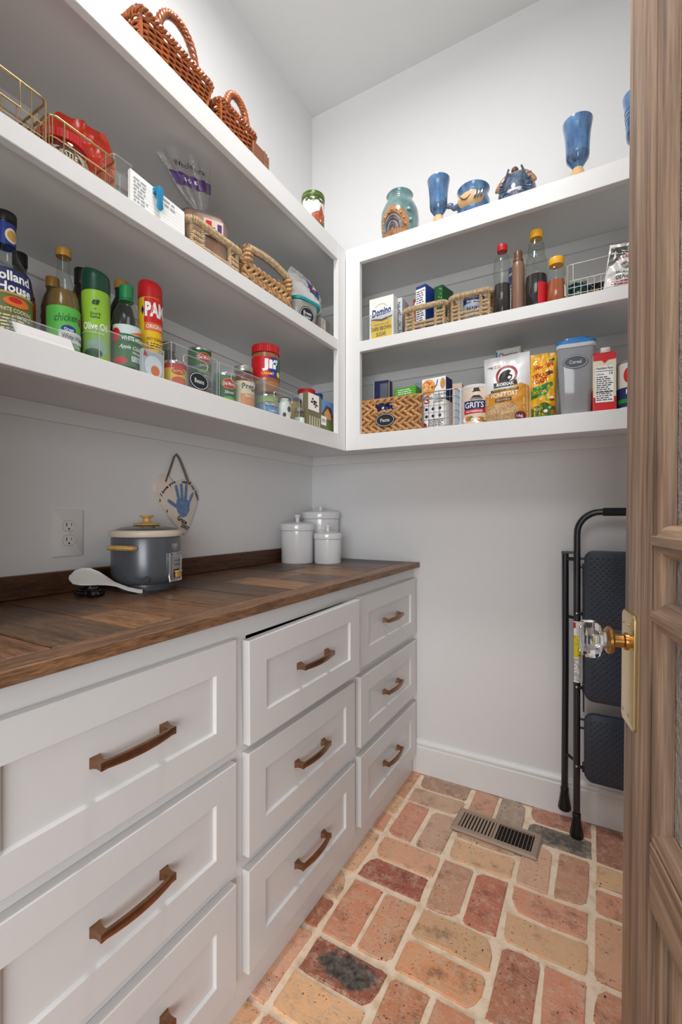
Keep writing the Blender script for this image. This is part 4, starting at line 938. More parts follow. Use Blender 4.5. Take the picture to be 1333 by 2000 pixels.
O('tray_body', mb, ACR, t); O('tray_rim', MB().tube([(-w / 2, -d / 2, h), (w / 2, -d / 2, h), (w / 2, d / 2, h), (-w / 2, d / 2, h)], 0.0012, 6, closed=True), RIMC, t)
O('white_card', MB().box(-w / 2 + 0.004, w / 2 - 0.004, -0.015, 0.015, -0.001, 0.001, M=Matrix.Translation((0, 0, h - 0.015)) @ Matrix.Rotation(radians(58), 4, 'X')), mat('tray_white', (232, 222, 222), 0.5), t)
O('base_strip', box(-w / 2 + 0.006, w / 2 - 0.012, -d / 2 - 0.0018, -d / 2 - 0.0002, 0, 0.010), PAPER, t)

t = thing('spice_jar', 'small dark spice jar with grey lid behind the yellow tomato can', 'jar', (0.215, -1.050, L1), Q)
O('jar_body', lathe([(0.0001, 0), (0.018, 0), (0.019, 0.003), (0.019, 0.120), (0.015, 0.132), (0.015, 0.138), (0.0001, 0.138)], 24), clear('dark_jar', (120, 96, 84), 1.2, 0.5, (84, 62, 54)), t); cap(t, mat('cap_grey', (120, 116, 110), 0.4), 0.0175, 0.136, 0.160, 20)
t, sf = can('tomato_can', 'short yellow can of diced tomatoes with red top band', (0.306, -1.107, L1), Q - 0.35, 0.0295, 0.073, PYEL)
band('top_band', t, REDP, -pi * 0.029, pi * 0.029, 0.054, 0.066, sf, 0.0006, 40, 1); decal('crest', t, REDP, oval(0.0, 0.046, 0.017, 0.009, 20), sf, 0.0009); text('RO*TEL', t, YEL, 0.0, 0.046, 0.026, 0.008, sf, 0.0013); decal('tomatoes', t, mat('tomato', (206, 80, 38), 0.45), oval(0.003, 0.022, 0.022, 0.011, 20), sf, 0.0007)
t, sf = bin_('clear acrylic bin with black oval Beans label', (0.248, -1.074, L1 - 0.0003), 0.154, 0.195, 0.107)
oval_label(t, sf, 'Beans', 0.012, 0.034, 0.033, 0.023)
DEL = mat('can_green', (22, 92, 48), 0.4)
def delmonte(label, loc, r, h, rz, what):
    t, sf = can('vegetable_can', label, loc, rz, r, h, DEL, group='green vegetable cans')
    sh = decal('shield', t, REDP, oval(0, h * 0.66, r * 0.68, h * 0.16, 22), sf, 0.0008); O('shield_edge', MB().tube([sf(x, z, 0.001) for x, z in oval(0, h * 0.66, r * 0.68, h * 0.16, 28)], 0.0007, 5, closed=True), YEL, sh)
    text('Del Monte', sh, WHITEP, 0, h * 0.66, r * 1.1, h * 0.11, sf, 0.0013, bold=0.02); text(what, t, WHITEP, 0, h * 0.40, r * 0.85, h * 0.09, sf, 0.0007, slant=0.2); decal('peas', t, LGREEN, oval(0.0, h * 0.19, r * 0.6, h * 0.08, 16), sf, 0.0007)
delmonte('green vegetable can at the bottom of the stack behind the Beans label', (0.222, -0.945, L1), 0.0335, 0.086, Q - 0.3, 'Peas')
delmonte('green vegetable can on top of another can behind the Beans label', (0.222, -0.945, L1 + 0.0865), 0.0335, 0.086, Q - 0.3, 'Sweet Peas')
delmonte('green vegetable can beside the pasta sauce jar', (0.303, -0.926, L1), 0.0325, 0.092, Q - 0.35, 'Sliced')
t, sf = bin_('clear acrylic bin around the pasta sauce jar and a green can', (0.248, -0.895, L1 - 0.0003), 0.192, 0.195, 0.105)
pr = [(0.0001, 0), (0.031, 0), (0.033, 0.004), (0.033, 0.096), (0.031, 0.108), (0.026, 0.118), (0.026, 0.124)]
t = bottle('pasta_sauce_jar', 'glass jar of red pasta sauce with cream label', (0.300, -0.842, L1), Q - 0.3, pr, GLASS, inner(pr, 0.112, 0.96), mat('red_sauce', (124, 26, 18), 0.3), 'jar'); cap(t, mat('lid_silver', (176, 172, 160), 0.3, 0.6), 0.0285, 0.122, 0.139, 30)
sf = cyl(0.0332); fl = band('front_label', t, CREAM, -0.046, 0.046, 0.010, 0.090, sf, 0.0004, 26, 1); text('Prego', fl, INK, 0.004, 0.072, 0.052, 0.022, sf, 0.0009, bold=0.02); band('flavour_field', fl, mat('peach', (226, 150, 92), 0.5), -0.026, 0.046, 0.012, 0.052, sf, 0.0007, 18, 1); text('Three Cheese', fl, WHITEP, 0.008, 0.046, 0.044, 0.009, sf, 0.0011)

t, sf = can('soup_can', 'short blue and green can under the peanut butter jar', (0.296, -0.727, L1 + 0.002), Q - 0.3, 0.0375, 0.076, mat('can_blue', (66, 150, 206), 0.4)); band('green_field', t, mat('pale_green', (176, 200, 120), 0.45), -pi * 0.037, pi * 0.037, 0.048, 0.068, sf, 0.0006, 40, 1); band('name_field', t, NAVY, -0.03, 0.03, 0.036, 0.050, sf, 0.0009, 12, 1)
text('PROGRESSO', t, WHITEP, 0.0, 0.043, 0.052, 0.010, sf, 0.0013, bold=0.02); text('Light', t, WHITEP, 0.0, 0.022, 0.026, 0.009, sf, 0.0008)
pr = [(0.0001, 0), (0.043, 0), (0.0455, 0.005), (0.0455, 0.034), (0.044, 0.038), (0.0455, 0.042), (0.0455, 0.108), (0.0440, 0.116), (0.0425, 0.134)]
t = bottle('peanut_butter_jar', 'large peanut butter jar with red lid stacked on a blue can', (0.296, -0.730, L1 + 0.0785), Q - 0.55, pr, clear('pet', (240, 243, 241), 0.8, 0.012), inner(pr, 0.130, 0.97), mat('peanut_butter', (176, 116, 62), 0.4), 'jar'); cap(t, CAPR, 0.0455, 0.132, 0.158, 40)
sf = cyl(0.0457); fl = band('front_label', t, mat('jif_red', (206, 24, 36), 0.4), -0.140, 0.140, 0.048, 0.116, sf, 0.0004, 48, 1)
decal('blue_swoosh', fl, BLUEP, [(-0.006, 0.050), (0.028, 0.050), (0.028, 0.114), (0.000, 0.114)], sf, 0.0007); decal('green_side', fl, GREENP, rect(0.028, 0.070, 0.050, 0.114), sf, 0.0007)
text('Jif', fl, WHITEP, 0.0, 0.088, 0.054, 0.040, sf, 0.0012, bold=0.05); text('CREAMY', fl, YEL, -0.008, 0.061, 0.042, 0.009, sf, 0.0012, bold=0.02); decal('seal', fl, YEL, oval(0.032, 0.062, 0.009, 0.009, 16), sf, 0.0012)
t, sf = bin_('clear acrylic bin in front of the peanut butter jar', (0.262, -0.700, L1 - 0.0003), 0.190, 0.165, 0.100)
t = thing('creamer_bottle', 'small white bottle with black cow patches in the clear bin', 'bottle', (0.316, -0.655, L1 + 0.002), Q - 0.3); O('bottle_body', lathe([(0.0001, 0), (0.022, 0), (0.023, 0.004), (0.023, 0.055), (0.017, 0.068), (0.0001, 0.070)], 26), WHITEP, t); cap(t, mat('cap_pale', (214, 216, 196), 0.4), 0.015, 0.068, 0.080, 20)
for a, b, c_, d_ in ((0.004, 0.042, 0.008, 0.010), (-0.014, 0.022, 0.006, 0.008), (0.016, 0.016, 0.006, 0.005)): decal('black_patch', t, BLACK, oval(a, b, c_, d_, 12), cyl(0.0231), 0.0005, 2, 14)
t = thing('salt_grinder', 'small clear grinder jar of white salt next to the card packets', 'jar', (0.325, -0.580, L1), Q - 0.3); O('jar_body', lathe([(0.0001, 0), (0.020, 0), (0.021, 0.004), (0.021, 0.045), (0.016, 0.054)], 24, cap=False), GLASS, t); O('contents', lathe([(0.0001, 0.002), (0.0195, 0.002), (0.0195, 0.030), (0.0001, 0.031)], 20), WHITEP, t); cap(t, mat('cap_steel', (150, 148, 142), 0.3, 0.6), 0.018, 0.052, 0.064, 18)
t = thing('coffee_tub', 'yellow tub with dark blue lid behind the card packets', 'tub', (0.245, -0.525, L1), Q - 0.2); O('tub_body', lathe([(0.0001, 0), (0.038, 0), (0.040, 0.004), (0.042, 0.105), (0.0001, 0.105)], 30), mat('tub_yellow', (228, 172, 40), 0.4), t); cap(t, mat('lid_navy', (26, 42, 104), 0.35), 0.0435, 0.103, 0.118, 36)
t = thing('spread_tub', 'white tub with a red lid in the shelf corner', 'tub', (0.262, -0.440, L1), Q - 0.2); O('tub_body', lathe([(0.0001, 0), (0.030, 0), (0.032, 0.004), (0.033, 0.155), (0.0001, 0.155)], 28), WHITEP, t); cap(t, CAPR, 0.0345, 0.153, 0.170, 32)
t = thing('blue_cap_bottle', 'pale bottle with blue cap in the shelf corner', 'bottle', (0.262, -0.355, L1), Q); O('bottle_body', lathe([(0.0001, 0), (0.024, 0), (0.025, 0.004), (0.025, 0.135), (0.016, 0.152), (0.0001, 0.152)], 24), mat('bottle_pale', (206, 208, 202), 0.3), t); cap(t, mat('cap_blue', (28, 78, 168), 0.35), 0.0185, 0.150, 0.175, 24)
t, sf = carton('gift_packet', 'picture card packet with chocolate splash on white', 'packet', (0.335, -0.512, L1), Q, 0.088, 0.022, 0.128, mat('packet_dark', (116, 110, 78), 0.45))
band('white_field', t, WHITEP, -0.042, 0.030, 0.066, 0.126, sf, 0.0005, 2, 1); R = random.Random(4)
for k_ in range(14): decal('chocolate_splash', t, BROWNP, oval(-0.006 + R.gauss(0, 0.013), 0.096 + R.gauss(0, 0.009), R.uniform(0.002, 0.008), R.uniform(0.002, 0.005), 10), sf, 0.0008, 1, 10)
for k_ in range(5): band('picture_window', t, mat('window_cream', (196, 190, 160), 0.5), -0.036 + k_ * 0.016, -0.027 + k_ * 0.016, 0.012, 0.045, sf, 0.0006, 1, 1)
t, sf = carton('picture_packet', 'picture card packet with a house under blue sky', 'packet', (0.335, -0.420, L1), Q, 0.088, 0.020, 0.122, mat('packet_grass', (108, 116, 66), 0.45))
band('sky', t, mat('sky_blue', (92, 146, 206), 0.5), -0.043, 0.043, 0.072, 0.121, sf, 0.0005, 2, 1); decal('house_roof', t, BROWNP, [(-0.040, 0.066), (-0.010, 0.106), (0.026, 0.100), (0.042, 0.066)], sf, 0.0008); decal('house_front', t, mat('house_tan', (206, 150, 96), 0.5), [(-0.024, 0.052), (0.026, 0.052), (0.026, 0.074), (0.000, 0.094), (-0.024, 0.074)], sf, 0.0011)
tg = decal('price_tag', t, WHITEP, rect(-0.047, -0.010, 0.026, 0.060), sf, 0.0014); text('RTN', tg, INK, -0.029, 0.043, 0.022, 0.012, sf, 0.0018)

# ------------------------------------------------------------------ middle left shelf
GWIRE = mat('gold_wire', (190, 164, 118), 0.3, 0.85); WWIRE = mat('cream_wire', (206, 200, 186), 0.35, 0.3); SWIRE = mat('grey_wire', (160, 158, 154), 0.35, 0.6)
def ring_pts(w, d, r_, z, n=5): return [(x, y, z) for x, y in rrect(w, d, r_, n)]
def wire_basket(label, loc, w, d, h, wm, rz=Q, dip=0.45, pitch=0.025, rows=2, rim=0.0022, thin=0.0012, group='wire baskets', hw=0.62):
    t = thing('wire_basket', label, 'basket', loc, rz, group)
    O('rim', MB().tube(ring_pts(w, d, 0.014, h), rim, 8, closed=True), wm, t)
    hz = h * (1 - dip)
    mb = MB()
    for z in [hz] + [hz * (k_ + 0.35) / (rows + 0.35) for k_ in range(rows)]: mb.tube(ring_pts(w, d, 0.012, z), thin, 6, closed=True)
    x = -w / 2 + 0.004
    n = max(2, round(w / pitch)); m2 = max(2, round(d / pitch))
    for i in range(n + 1):
        x = -w / 2 + 0.004 + (w - 0.008) * i / n; up = h if abs(x) > hw * w / 2 else hz
        for y in (-d / 2, d / 2): mb.tube([(x, y, 0.002), (x, y, up)], thin, 6)
        mb.tube([(x, -d / 2, 0.002), (x, d / 2, 0.002)], thin, 6)
    for i in range(m2 + 1):
        y = -d / 2 + 0.004 + (d - 0.008) * i / m2
        for x in (-w / 2, w / 2): mb.tube([(x, y, 0.002), (x, y, h)], thin, 6)
        mb.tube([(-w / 2, y, 0.002), (w / 2, y, 0.002)], thin, 6)
    O('wire_grid', mb, wm, t, kind='stuff')
    O('handle_frame', MB().tube([(-hw * w / 2, -d / 2 - 0.001, h), (-hw * w / 2, -d / 2 - 0.001, hz), (hw * w / 2, -d / 2 - 0.001, hz), (hw * w / 2, -d / 2 - 0.001, h)], thin * 1.35, 6), wm, t)
    return t
wire_basket('gold wire basket cut off at the left edge of the middle shelf', (0.205, -1.556, L2), 0.246, 0.275, 0.106, GWIRE)
wire_basket('gold wire basket holding the red bag and red-lidded jar', (0.205, -1.360, L2), 0.136, 0.275, 0.090, GWIRE, pitch=0.022)
pr = [(0.0001, 0), (0.050, 0), (0.052, 0.006), (0.052, 0.072), (0.047, 0.083), (0.0455, 0.088)]
t = bottle('powder_jar', 'clear jar of cream powder with red lid inside the gold basket', (0.262, -1.362, L2 + 0.004), Q - 0.55, pr, GLASS, inner(pr, 0.066, 0.96), mat('oat_powder', (206, 188, 158), 0.8, var=0.15, vs=140, bmp=0.5, bs=180), 'jar'); cap(t, CAPR, 0.0485, 0.087, 0.106, 44)
sf = cyl(0.0522); fl = decal('oval_label', t, mat('label_black', (34, 36, 38), 0.5), oval(0.012, 0.032, 0.034, 0.034, 32), sf, 0.0005); decal('label_centre', fl, CREAM, oval(0.012, 0.022, 0.021, 0.020, 24), sf, 0.0009); text('NESTLE', fl, CREAM, 0.012, 0.049, 0.040, 0.013, sf, 0.0010, bold=0.02, arc=0.35)
mb, sf = bag_shape(0.165, 0.220, 0.06, 3, 0.15, 0.42, wob=0.007)
t = thing('snack_bag', 'crumpled red-orange snack bag behind the jar in the gold basket', 'bag', (0.190, -1.316, L2 + 0.004), Q - 0.55)
o = O('bag_body', mb, mat('bag_red', (206, 54, 24), 0.28, coat=0.4, var=0.2, vs=18), t, smooth=60); o.rotation_euler = (radians(4), radians(9), 0)
t = thing('glass_tumbler', 'empty clear glass beside the gold basket and note pad', 'glass', (0.300, -1.262, L2), Q); O('glass_body', MB().prism(rrect(0.052, 0.052, 0.010), 0, 0.118, M=None), ACR, t); O('glass_rim', MB().tube(ring_pts(0.052, 0.052, 0.010, 0.118), 0.0012, 6, closed=True), RIMC, t)
pd2 = thing('note_pad', 'white lined note paper with handwriting leaning at the shelf front', 'paper', (0.346, -1.188, L2), Q)
o = O('paper_stack', box(-0.076, 0.076, -0.004, 0.004, 0, 0.094), PAPER, pd2); o.rotation_euler = (radians(-6), radians(4), 0)
sf = flat(0.004); INKB = mat('pen_blue', (158, 160, 170), 0.6)
for k_ in range(8):
    q = decal('rule_line', o, mat('rule_grey', (176, 180, 186), 0.6), rect(-0.074, 0.074, 0.012 + 0.009 * k_, 0.0125 + 0.009 * k_), sf, 0.0004, 1, 8)
small_print(o, INKB, -0.068, -0.030, 0.012, 0.084, 8, sf, 12, 0.0006, 'handwriting'); small_print(o, INKB, -0.014, 0.050, 0.066, 0.090, 2, sf, 13, 0.0006, 'handwriting')
TEAL = mat('clip_teal', (18, 130, 172), 0.35)
t = thing('bag_clip', 'teal plastic clip gripping the note paper', 'clip', (0.351, -1.190, L2 + 0.060), Q)
O('front_jaw', MB().prism([(-0.008, -0.014), (-0.004, -0.020), (0.004, -0.020), (0.008, -0.014), (0.006, 0.0), (0.009, 0.026), (0.005, 0.034), (-0.005, 0.034), (-0.009, 0.026), (-0.006, 0.0)], 0.001, 0.007, 0.0015, 2, Matrix.Rotation(Q, 4, 'X')), TEAL, t)
O('back_jaw', MB().prism([(-0.009, 0.004), (0.009, 0.004), (0.010, 0.030), (0.0, 0.040), (-0.010, 0.030)], -0.014, -0.009, 0.001, 1, Matrix.Rotation(Q, 4, 'X')), TEAL, t); O('pivot', MB().tube([(-0.010, 0.006, 0.022), (0.010, 0.006, 0.022)], 0.004, 10), TEAL, t)

# bread in a gathered clear bag
BAGC = clear('bag_film', (248, 248, 248), 2.6, 0.05, (240, 238, 236), rough=0.10, bmp=1.0, bs=110); CRUST = mat('bread_crust', (166, 116, 84), 0.7, var=0.2, vs=20)
t = thing('bread_bag', 'loaf of bread in a clear plastic bag with purple band and gathered top', 'bread', (0.262, -0.975, L2), Q - 0.5)
O('loaf', MB().box(-0.064, 0.064, -0.052, 0.052, 0.004, 0.170, 0.030, 4), CRUST, t)
BLN = lambda z: -0.052 * max(0.0, z - 0.17) / 0.145
mb = MB(); n = 48; R = random.Random(8)
PRB = [(0.070, 0.0, 0.054), (0.072, 0.05, 0.058), (0.071, 0.135, 0.058), (0.066, 0.160, 0.054), (0.036, 0.178, 0.026), (0.016, 0.186, 0.014), (0.015, 0.192, 0.014), (0.026, 0.205, 0.022), (0.046, 0.240, 0.030), (0.060, 0.280, 0.034), (0.070, 0.315, 0.036)]
for k_, (rx, z, ry) in enumerate(PRB):
    for i in range(n):
        a = 2 * pi * i / n; pl = 1 + (0.10 if 4 <= k_ else 0.015) * sin(11 * a + k_ * 0.25) + (0.05 * sin(23 * a) if k_ > 3 else 0); ca, sa = cos(a), sin(a); e = 0.6 if k_ < 4 else 1.0
        mb.v.append((math.copysign(abs(ca) ** e, ca) * rx * pl + BLN(z), math.copysign(abs(sa) ** e, sa) * ry * pl, z + (0.010 * sin(3 * a + 1) if k_ == len(PRB) - 1 else 0)))
for k_ in range(len(PRB) - 1):
    for i in range(n): j = (i + 1) % n; mb.f.append((k_ * n + i, k_ * n + j, k_ * n + n + j, k_ * n + n + i))
O('bag_film', mb, BAGC, t, smooth=60)
PUR = mat('band_purple', (74, 36, 106), 0.45)
def bs_(x, z, o):
    k_ = 0
    for a, b in zip(PRB, PRB[1:]):
        if a[1] <= z <= b[1]:
            f_ = (z - a[1]) / (b[1] - a[1]); rx = a[0] + (b[0] - a[0]) * f_; ry = a[2] + (b[2] - a[2]) * f_; break
    else: rx, ry = PRB[-1][0], PRB[-1][2]
    an = x / 0.05; pl = 1 + 0.10 * sin(11 * (an - Q)) if z > 0.16 else 1.0
    return ((rx * pl + o) * sin(an) + BLN(z), -(ry * pl + o) * cos(an), z)
pb = decal('purple_band', t, PUR, [(-0.060, 0.238), (0.0, 0.226), (0.060, 0.238), (0.060, 0.268), (0.0, 0.256), (-0.060, 0.268)], bs_, 0.0015, 5, 44); text('15 g', pb, WHITEP, -0.010, 0.243, 0.030, 0.012, bs_, 0.003); text('Whole Grain', t, INK, 0.002, 0.280, 0.075, 0.014, bs_, 0.002)
lf = flat(0.060); fl = band('bag_print', t, mat('print_tan', (214, 196, 186), 0.5), -0.010, 0.044, 0.095, 0.140, lf, 0.0004, 2, 1); decal('print_red', fl, REDP, rect(-0.004, 0.012, 0.116, 0.135), lf, 0.0008, 1, 8); decal('print_purple', fl, PUR, rect(0.028, 0.040, 0.104, 0.132), lf, 0.0008, 1, 8); small_print(fl, INK, 0.012, 0.024, 0.09, 0.122, 5, lf, 3, 0.0009)
fl = band('nutrition_panel', t, WHITEP, -0.02, 0.03, 0.015, 0.07, lambda x, z, o: (0.0735 + o, x, z), 0.0004, 2, 1); small_print(fl, INK, -0.016, 0.026, 0.02, 0.066, 8, lambda x, z, o: (0.0735 + o, x, z), 7)

# seagrass and hyacinth baskets
SEAG = mat('seagrass', (192, 166, 130), 0.75, var=0.28, vs=120, bmp=0.5, bs=300); HYA = mat('hyacinth', (190, 140, 88), 0.7, var=0.25, vs=70, bmp=0.5, bs=220); HYB = mat('hyacinth_pale', (180, 140, 96), 0.7, var=0.28, vs=70, bmp=0.5, bs=220)
def wrapped(mb, pts, r, pitch, closed=False, thick=0.0024):
    # core with a cord wound round it
    P = [Vector(p) for p in pts]
    if closed: P.append(P[0])
    D = []; s_ = 0
    for a, b in zip(P, P[1:]): D.append((s_, a, b)); s_ += (b - a).length
    mb.tube(pts, r * 0.8, 8, closed=closed)
    N = int(s_ / pitch * 7); hp_ = []
    for k_ in range(N + 1):
        d = s_ * k_ / N
        for q, a, b in reversed(D):
            if d >= q: break
        T = (b - a).normalized(); p_ = a + T * (d - q); U = T.orthogonal().normalized() if abs(T.z) > 0.9 else Vector((0, 0, 1)); V = T.cross(U); an = d / pitch * 2 * pi
        hp_.append(p_ + (U * cos(an) + V * sin(an)) * r)
    mb.tube(hp_, thick, 5, caps=False)
def seagrass_basket(label, loc, w, d, h, rz):
    t = thing('seagrass_basket', label, 'basket', loc, rz, 'open seagrass baskets')
    mb = MB(); wrapped(mb, ring_pts(w, d, 0.016, h - 0.009), 0.0085, 0.0048, True, 0.0026); O('wrapped_rim', mb, SEAG, t)
    for q, z in enumerate((0.008, 0.024, 0.038)):
        mb = MB(); wrapped(mb, ring_pts(w * 0.96, d * 0.96, 0.014, z), 0.0048, 0.006, True, 0.0018); O('woven_band', mb, SEAG, t)
    for x, y in [(sx * w * 0.46, sy * d * 0.46) for sx in (-1, 1) for sy in (-1, 1)] + [(sx * w * 0.27, sy * d * 0.48) for sx in (-1, 1) for sy in (-1, 1)] + [(sx * w * 0.48, sy * d * 0.2) for sx in (-1, 1) for sy in (-1, 1)]:
        mb = MB(); wrapped(mb, [(x, y, 0.004), (x, y, h - 0.012)], 0.0052, 0.006, False, 0.0019); O('post', mb, SEAG, t)
    for sx in (-1, 1):
        for q in (0.052, 0.064):
            mb = MB(); wrapped(mb, [(sx * w * 0.46, -d * 0.48, q), (sx * w * 0.27, -d * 0.485, q)], 0.0042, 0.006, False, 0.0017); O('woven_band', mb, SEAG, t)
    O('basket_floor', box(-w * 0.46, w * 0.46, -d * 0.46, d * 0.46, 0.0, 0.004), SEAG, t)
    return t
seagrass_basket('open seagrass basket in front of the bread bag', (0.222, -0.984, L2), 0.186, 0.225, 0.104, Q)
def braid_wall(mb, a, b, z0, z1, dz, pitch, r, holes=()):
    A = Vector((a[0], a[1], 0)); B = Vector((b[0], b[1], 0)); T = (B - A).normalized(); L = (B - A).length; N = T.cross(Vector((0, 0, 1))); Z = Vector((0, 0, 1)); n = max(2, round(L / pitch)); st = L / n; rows = round((z1 - z0) / dz)
    for k_ in range(rows):
        for sgn in (-1, 1):
            for i in range(n):
                dd = (i + (0.75 if sgn > 0 else 0.25)) * st; z = z0 + dz * (k_ + 0.5) + sgn * dz * 0.2; q = A + T * dd
                if any(x0 < q.x < x1 and y0 < z < y1 for x0, x1, y0, y1 in holes): continue
                an = 0.55 * sgn * (1 if k_ % 2 else -1) ; Aa = T * cos(an) + Z * sin(an); Cc = Aa.cross(N); mb.ell(q + Z * z + N * 0.001 * sgn, pitch * 0.66, r, dz * 0.30, 8, 5, rot=Matrix((Aa, N, Cc)).transposed())
def solid_liner(w, d, h, k_=0.004):
    return MB().box(-w / 2, w / 2, -d / 2, -d / 2 + k_, 0, h).box(-w / 2, w / 2, d / 2 - k_, d / 2, 0, h).box(-w / 2, -w / 2 + k_, -d / 2 + k_, d / 2 - k_, 0, h).box(w / 2 - k_, w / 2, -d / 2 + k_, d / 2 - k_, 0, h).box(-w / 2 + k_, w / 2 - k_, -d / 2 + k_, d / 2 - k_, 0, k_)
w, d = 0.240, 0.215
t = thing('hyacinth_basket', 'braided water hyacinth basket with wrapped handle beside the brown sugar', 'basket', (0.222, -0.745, L2), Q)
mb = MB(); hw_, hd_ = w / 2 - 0.007, d / 2 - 0.007
for a_, b_ in (((-hw_, -hd_), (hw_, -hd_)), ((hw_, -hd_), (hw_, hd_)), ((hw_, hd_), (-hw_, hd_)), ((-hw_, hd_), (-hw_, -hd_))): braid_wall(mb, a_, b_, 0.0, 0.095, 0.0190, 0.026, 0.0066)
O('braided_body', mb, HYB, t, smooth=60, kind='stuff')
O('liner', solid_liner(w - 0.018, d - 0.018, 0.09), mat('liner_brown', (126, 92, 60), 0.8), t)
for sx in (-1, 1):
    mb = MB()
    for k_ in range(3):
        z = 0.104 + 0.016 * k_; q = 1 - 0.12 * k_
        hp_ = [(sx * (w / 2 - 0.006), -d / 2 * q + 0.008, z), (sx * (w / 2 - 0.004), 0, z + 0.008), (sx * (w / 2 - 0.006), d / 2 * q - 0.008, z)]
        P_ = [Vector(hp_[0]).lerp(Vector(hp_[1]), i / 8) if i < 8 else Vector(hp_[1]).lerp(Vector(hp_[2]), (i - 8) / 8) for i in range(17)]
        wrapped(mb, P_, 0.008, 0.02, False, 0.0055)
    O('end_braid', mb, HYB, t)
    for sy in (-1, 1):
        mb = MB(); wrapped(mb, [(sx * (w / 2 - 0.014), sy * (d / 2 - 0.008), 0.09), (sx * (w / 2 - 0.020), sy * (d / 2 - 0.008), 0.138)], 0.012, 0.014, False, 0.006); O('handle_post', mb, HYB, t)
for sy in (-1, 1):
    mb = MB(); P_ = [(-w / 2 + 0.020 + (w - 0.04) * i / 12, sy * (d / 2 - 0.008), 0.138 + 0.012 * sin(pi * i / 12)) for i in range(13)]; wrapped(mb, P_, 0.0105, 0.0052, False, 0.0027); O('wrapped_handle', mb, SEAG, t)

t = thing('sugar_container', 'frosted container with teal lid and black oval Brown Sugar label', 'container', (0.285, -0.520, L2), Q - 0.25)
FRO = clear('frosted', (226, 228, 222), 1.0, 0.45, (212, 212, 204), rough=0.2)
def loft(levels, n=8):
    mb = MB(); m2 = None
    for w_, d_, r_, z in levels:
        pts = rrect(w_, d_, r_, n); m2 = len(pts); mb.v += [(x, y, z) for x, y in pts]
    for k_ in range(len(levels) - 1):
        for i in range(m2): j = (i + 1) % m2; mb.f.append((k_ * m2 + i, k_ * m2 + j, k_ * m2 + m2 + j, k_ * m2 + m2 + i))
    mb.f.append(tuple(range(m2 - 1, -1, -1))); mb.f.append(tuple((len(levels) - 1) * m2 + i for i in range(m2))); return mb
O('container_body', loft([(0.100, 0.080, 0.03, 0.0), (0.104, 0.084, 0.03, 0.004), (0.126, 0.102, 0.035, 0.096)]), FRO, t); O('contents', loft([(0.096, 0.076, 0.028, 0.003), (0.108, 0.086, 0.030, 0.05)]), mat('sugar_brown', (176, 150, 118), 0.8), t)
o = O('lid', loft([(0.134, 0.110, 0.038, 0.096), (0.136, 0.112, 0.038, 0.099), (0.136, 0.112, 0.038, 0.106), (0.128, 0.104, 0.036, 0.109)]), mat('lid_teal', (26, 140, 142), 0.4), t); o.rotation_euler = (0, radians(4), 0)
sf = lambda x, z, o: (x, -(0.042 + (z - 0.004) / 0.092 * 0.009) - o - 0.0003, z); oval_label(t, sf, 'Brown|Sugar', -0.004, 0.050, 0.036, 0.030)
mb, sf = bag_shape(0.178, 0.158, 0.085, 21, 0.2, 0.38, wob=0.003)
t = thing('flour_bag', 'white plastic wrapped bag with blue square lying on the sugar container', 'bag', (0.272, -0.462, L2 + 0.114), Q - 0.1)
o = O('bag_body', mb, mat('bag_white', (228, 228, 226), 0.3, coat=0.3, var=0.05, vs=25), t, smooth=60); o.rotation_euler = (radians(-13), radians(5), 0)
fl = decal('blue_square', o, mat('square_blue', (66, 92, 166), 0.4, var=0.2, vs=50), rect(-0.016, 0.046, 0.040, 0.112), sf, 0.0008, 6, 36); decal('square_pattern', fl, mat('pattern_red', (176, 70, 90), 0.45), oval(0.014, 0.078, 0.013, 0.020, 14), sf, 0.0014); text('A', fl, WHITEP, 0.015, 0.078, 0.016, 0.022, sf, 0.0019)
mb, sf = bag_shape(0.085, 0.14, 0.05, 23, 0.2, 0.4, wob=0.004); t = thing('plastic_bag', 'loose clear plastic bag bulging beside the flour bag', 'bag', (0.235, -0.352, L2 + 0.050), Q - 0.2); o = O('bag_film', mb, clear('film_white', (240, 240, 240), 1.5, 0.25, (236, 236, 236), rough=0.15, bmp=0.6, bs=60), t, smooth=60)
t = thing('baking_packet', 'dark printed baking packet under the loose plastic bag', 'packet', (0.285, -0.368, L2), Q); O('packet_box', box(-0.036, 0.036, -0.018, 0.018, 0, 0.105, 0.001), mat('packet_grey', (140, 128, 116), 0.5), t); fl = band('white_panel', t, WHITEP, -0.030, 0.002, 0.045, 0.100, flat(0.018), 0.0005, 1, 1); small_print(fl, INK, -0.028, 0.0, 0.048, 0.098, 9, flat(0.018), 31); band('brown_picture', t, BROWNP, -0.032, 0.010, 0.004, 0.036, flat(0.018), 0.0005, 1, 1)

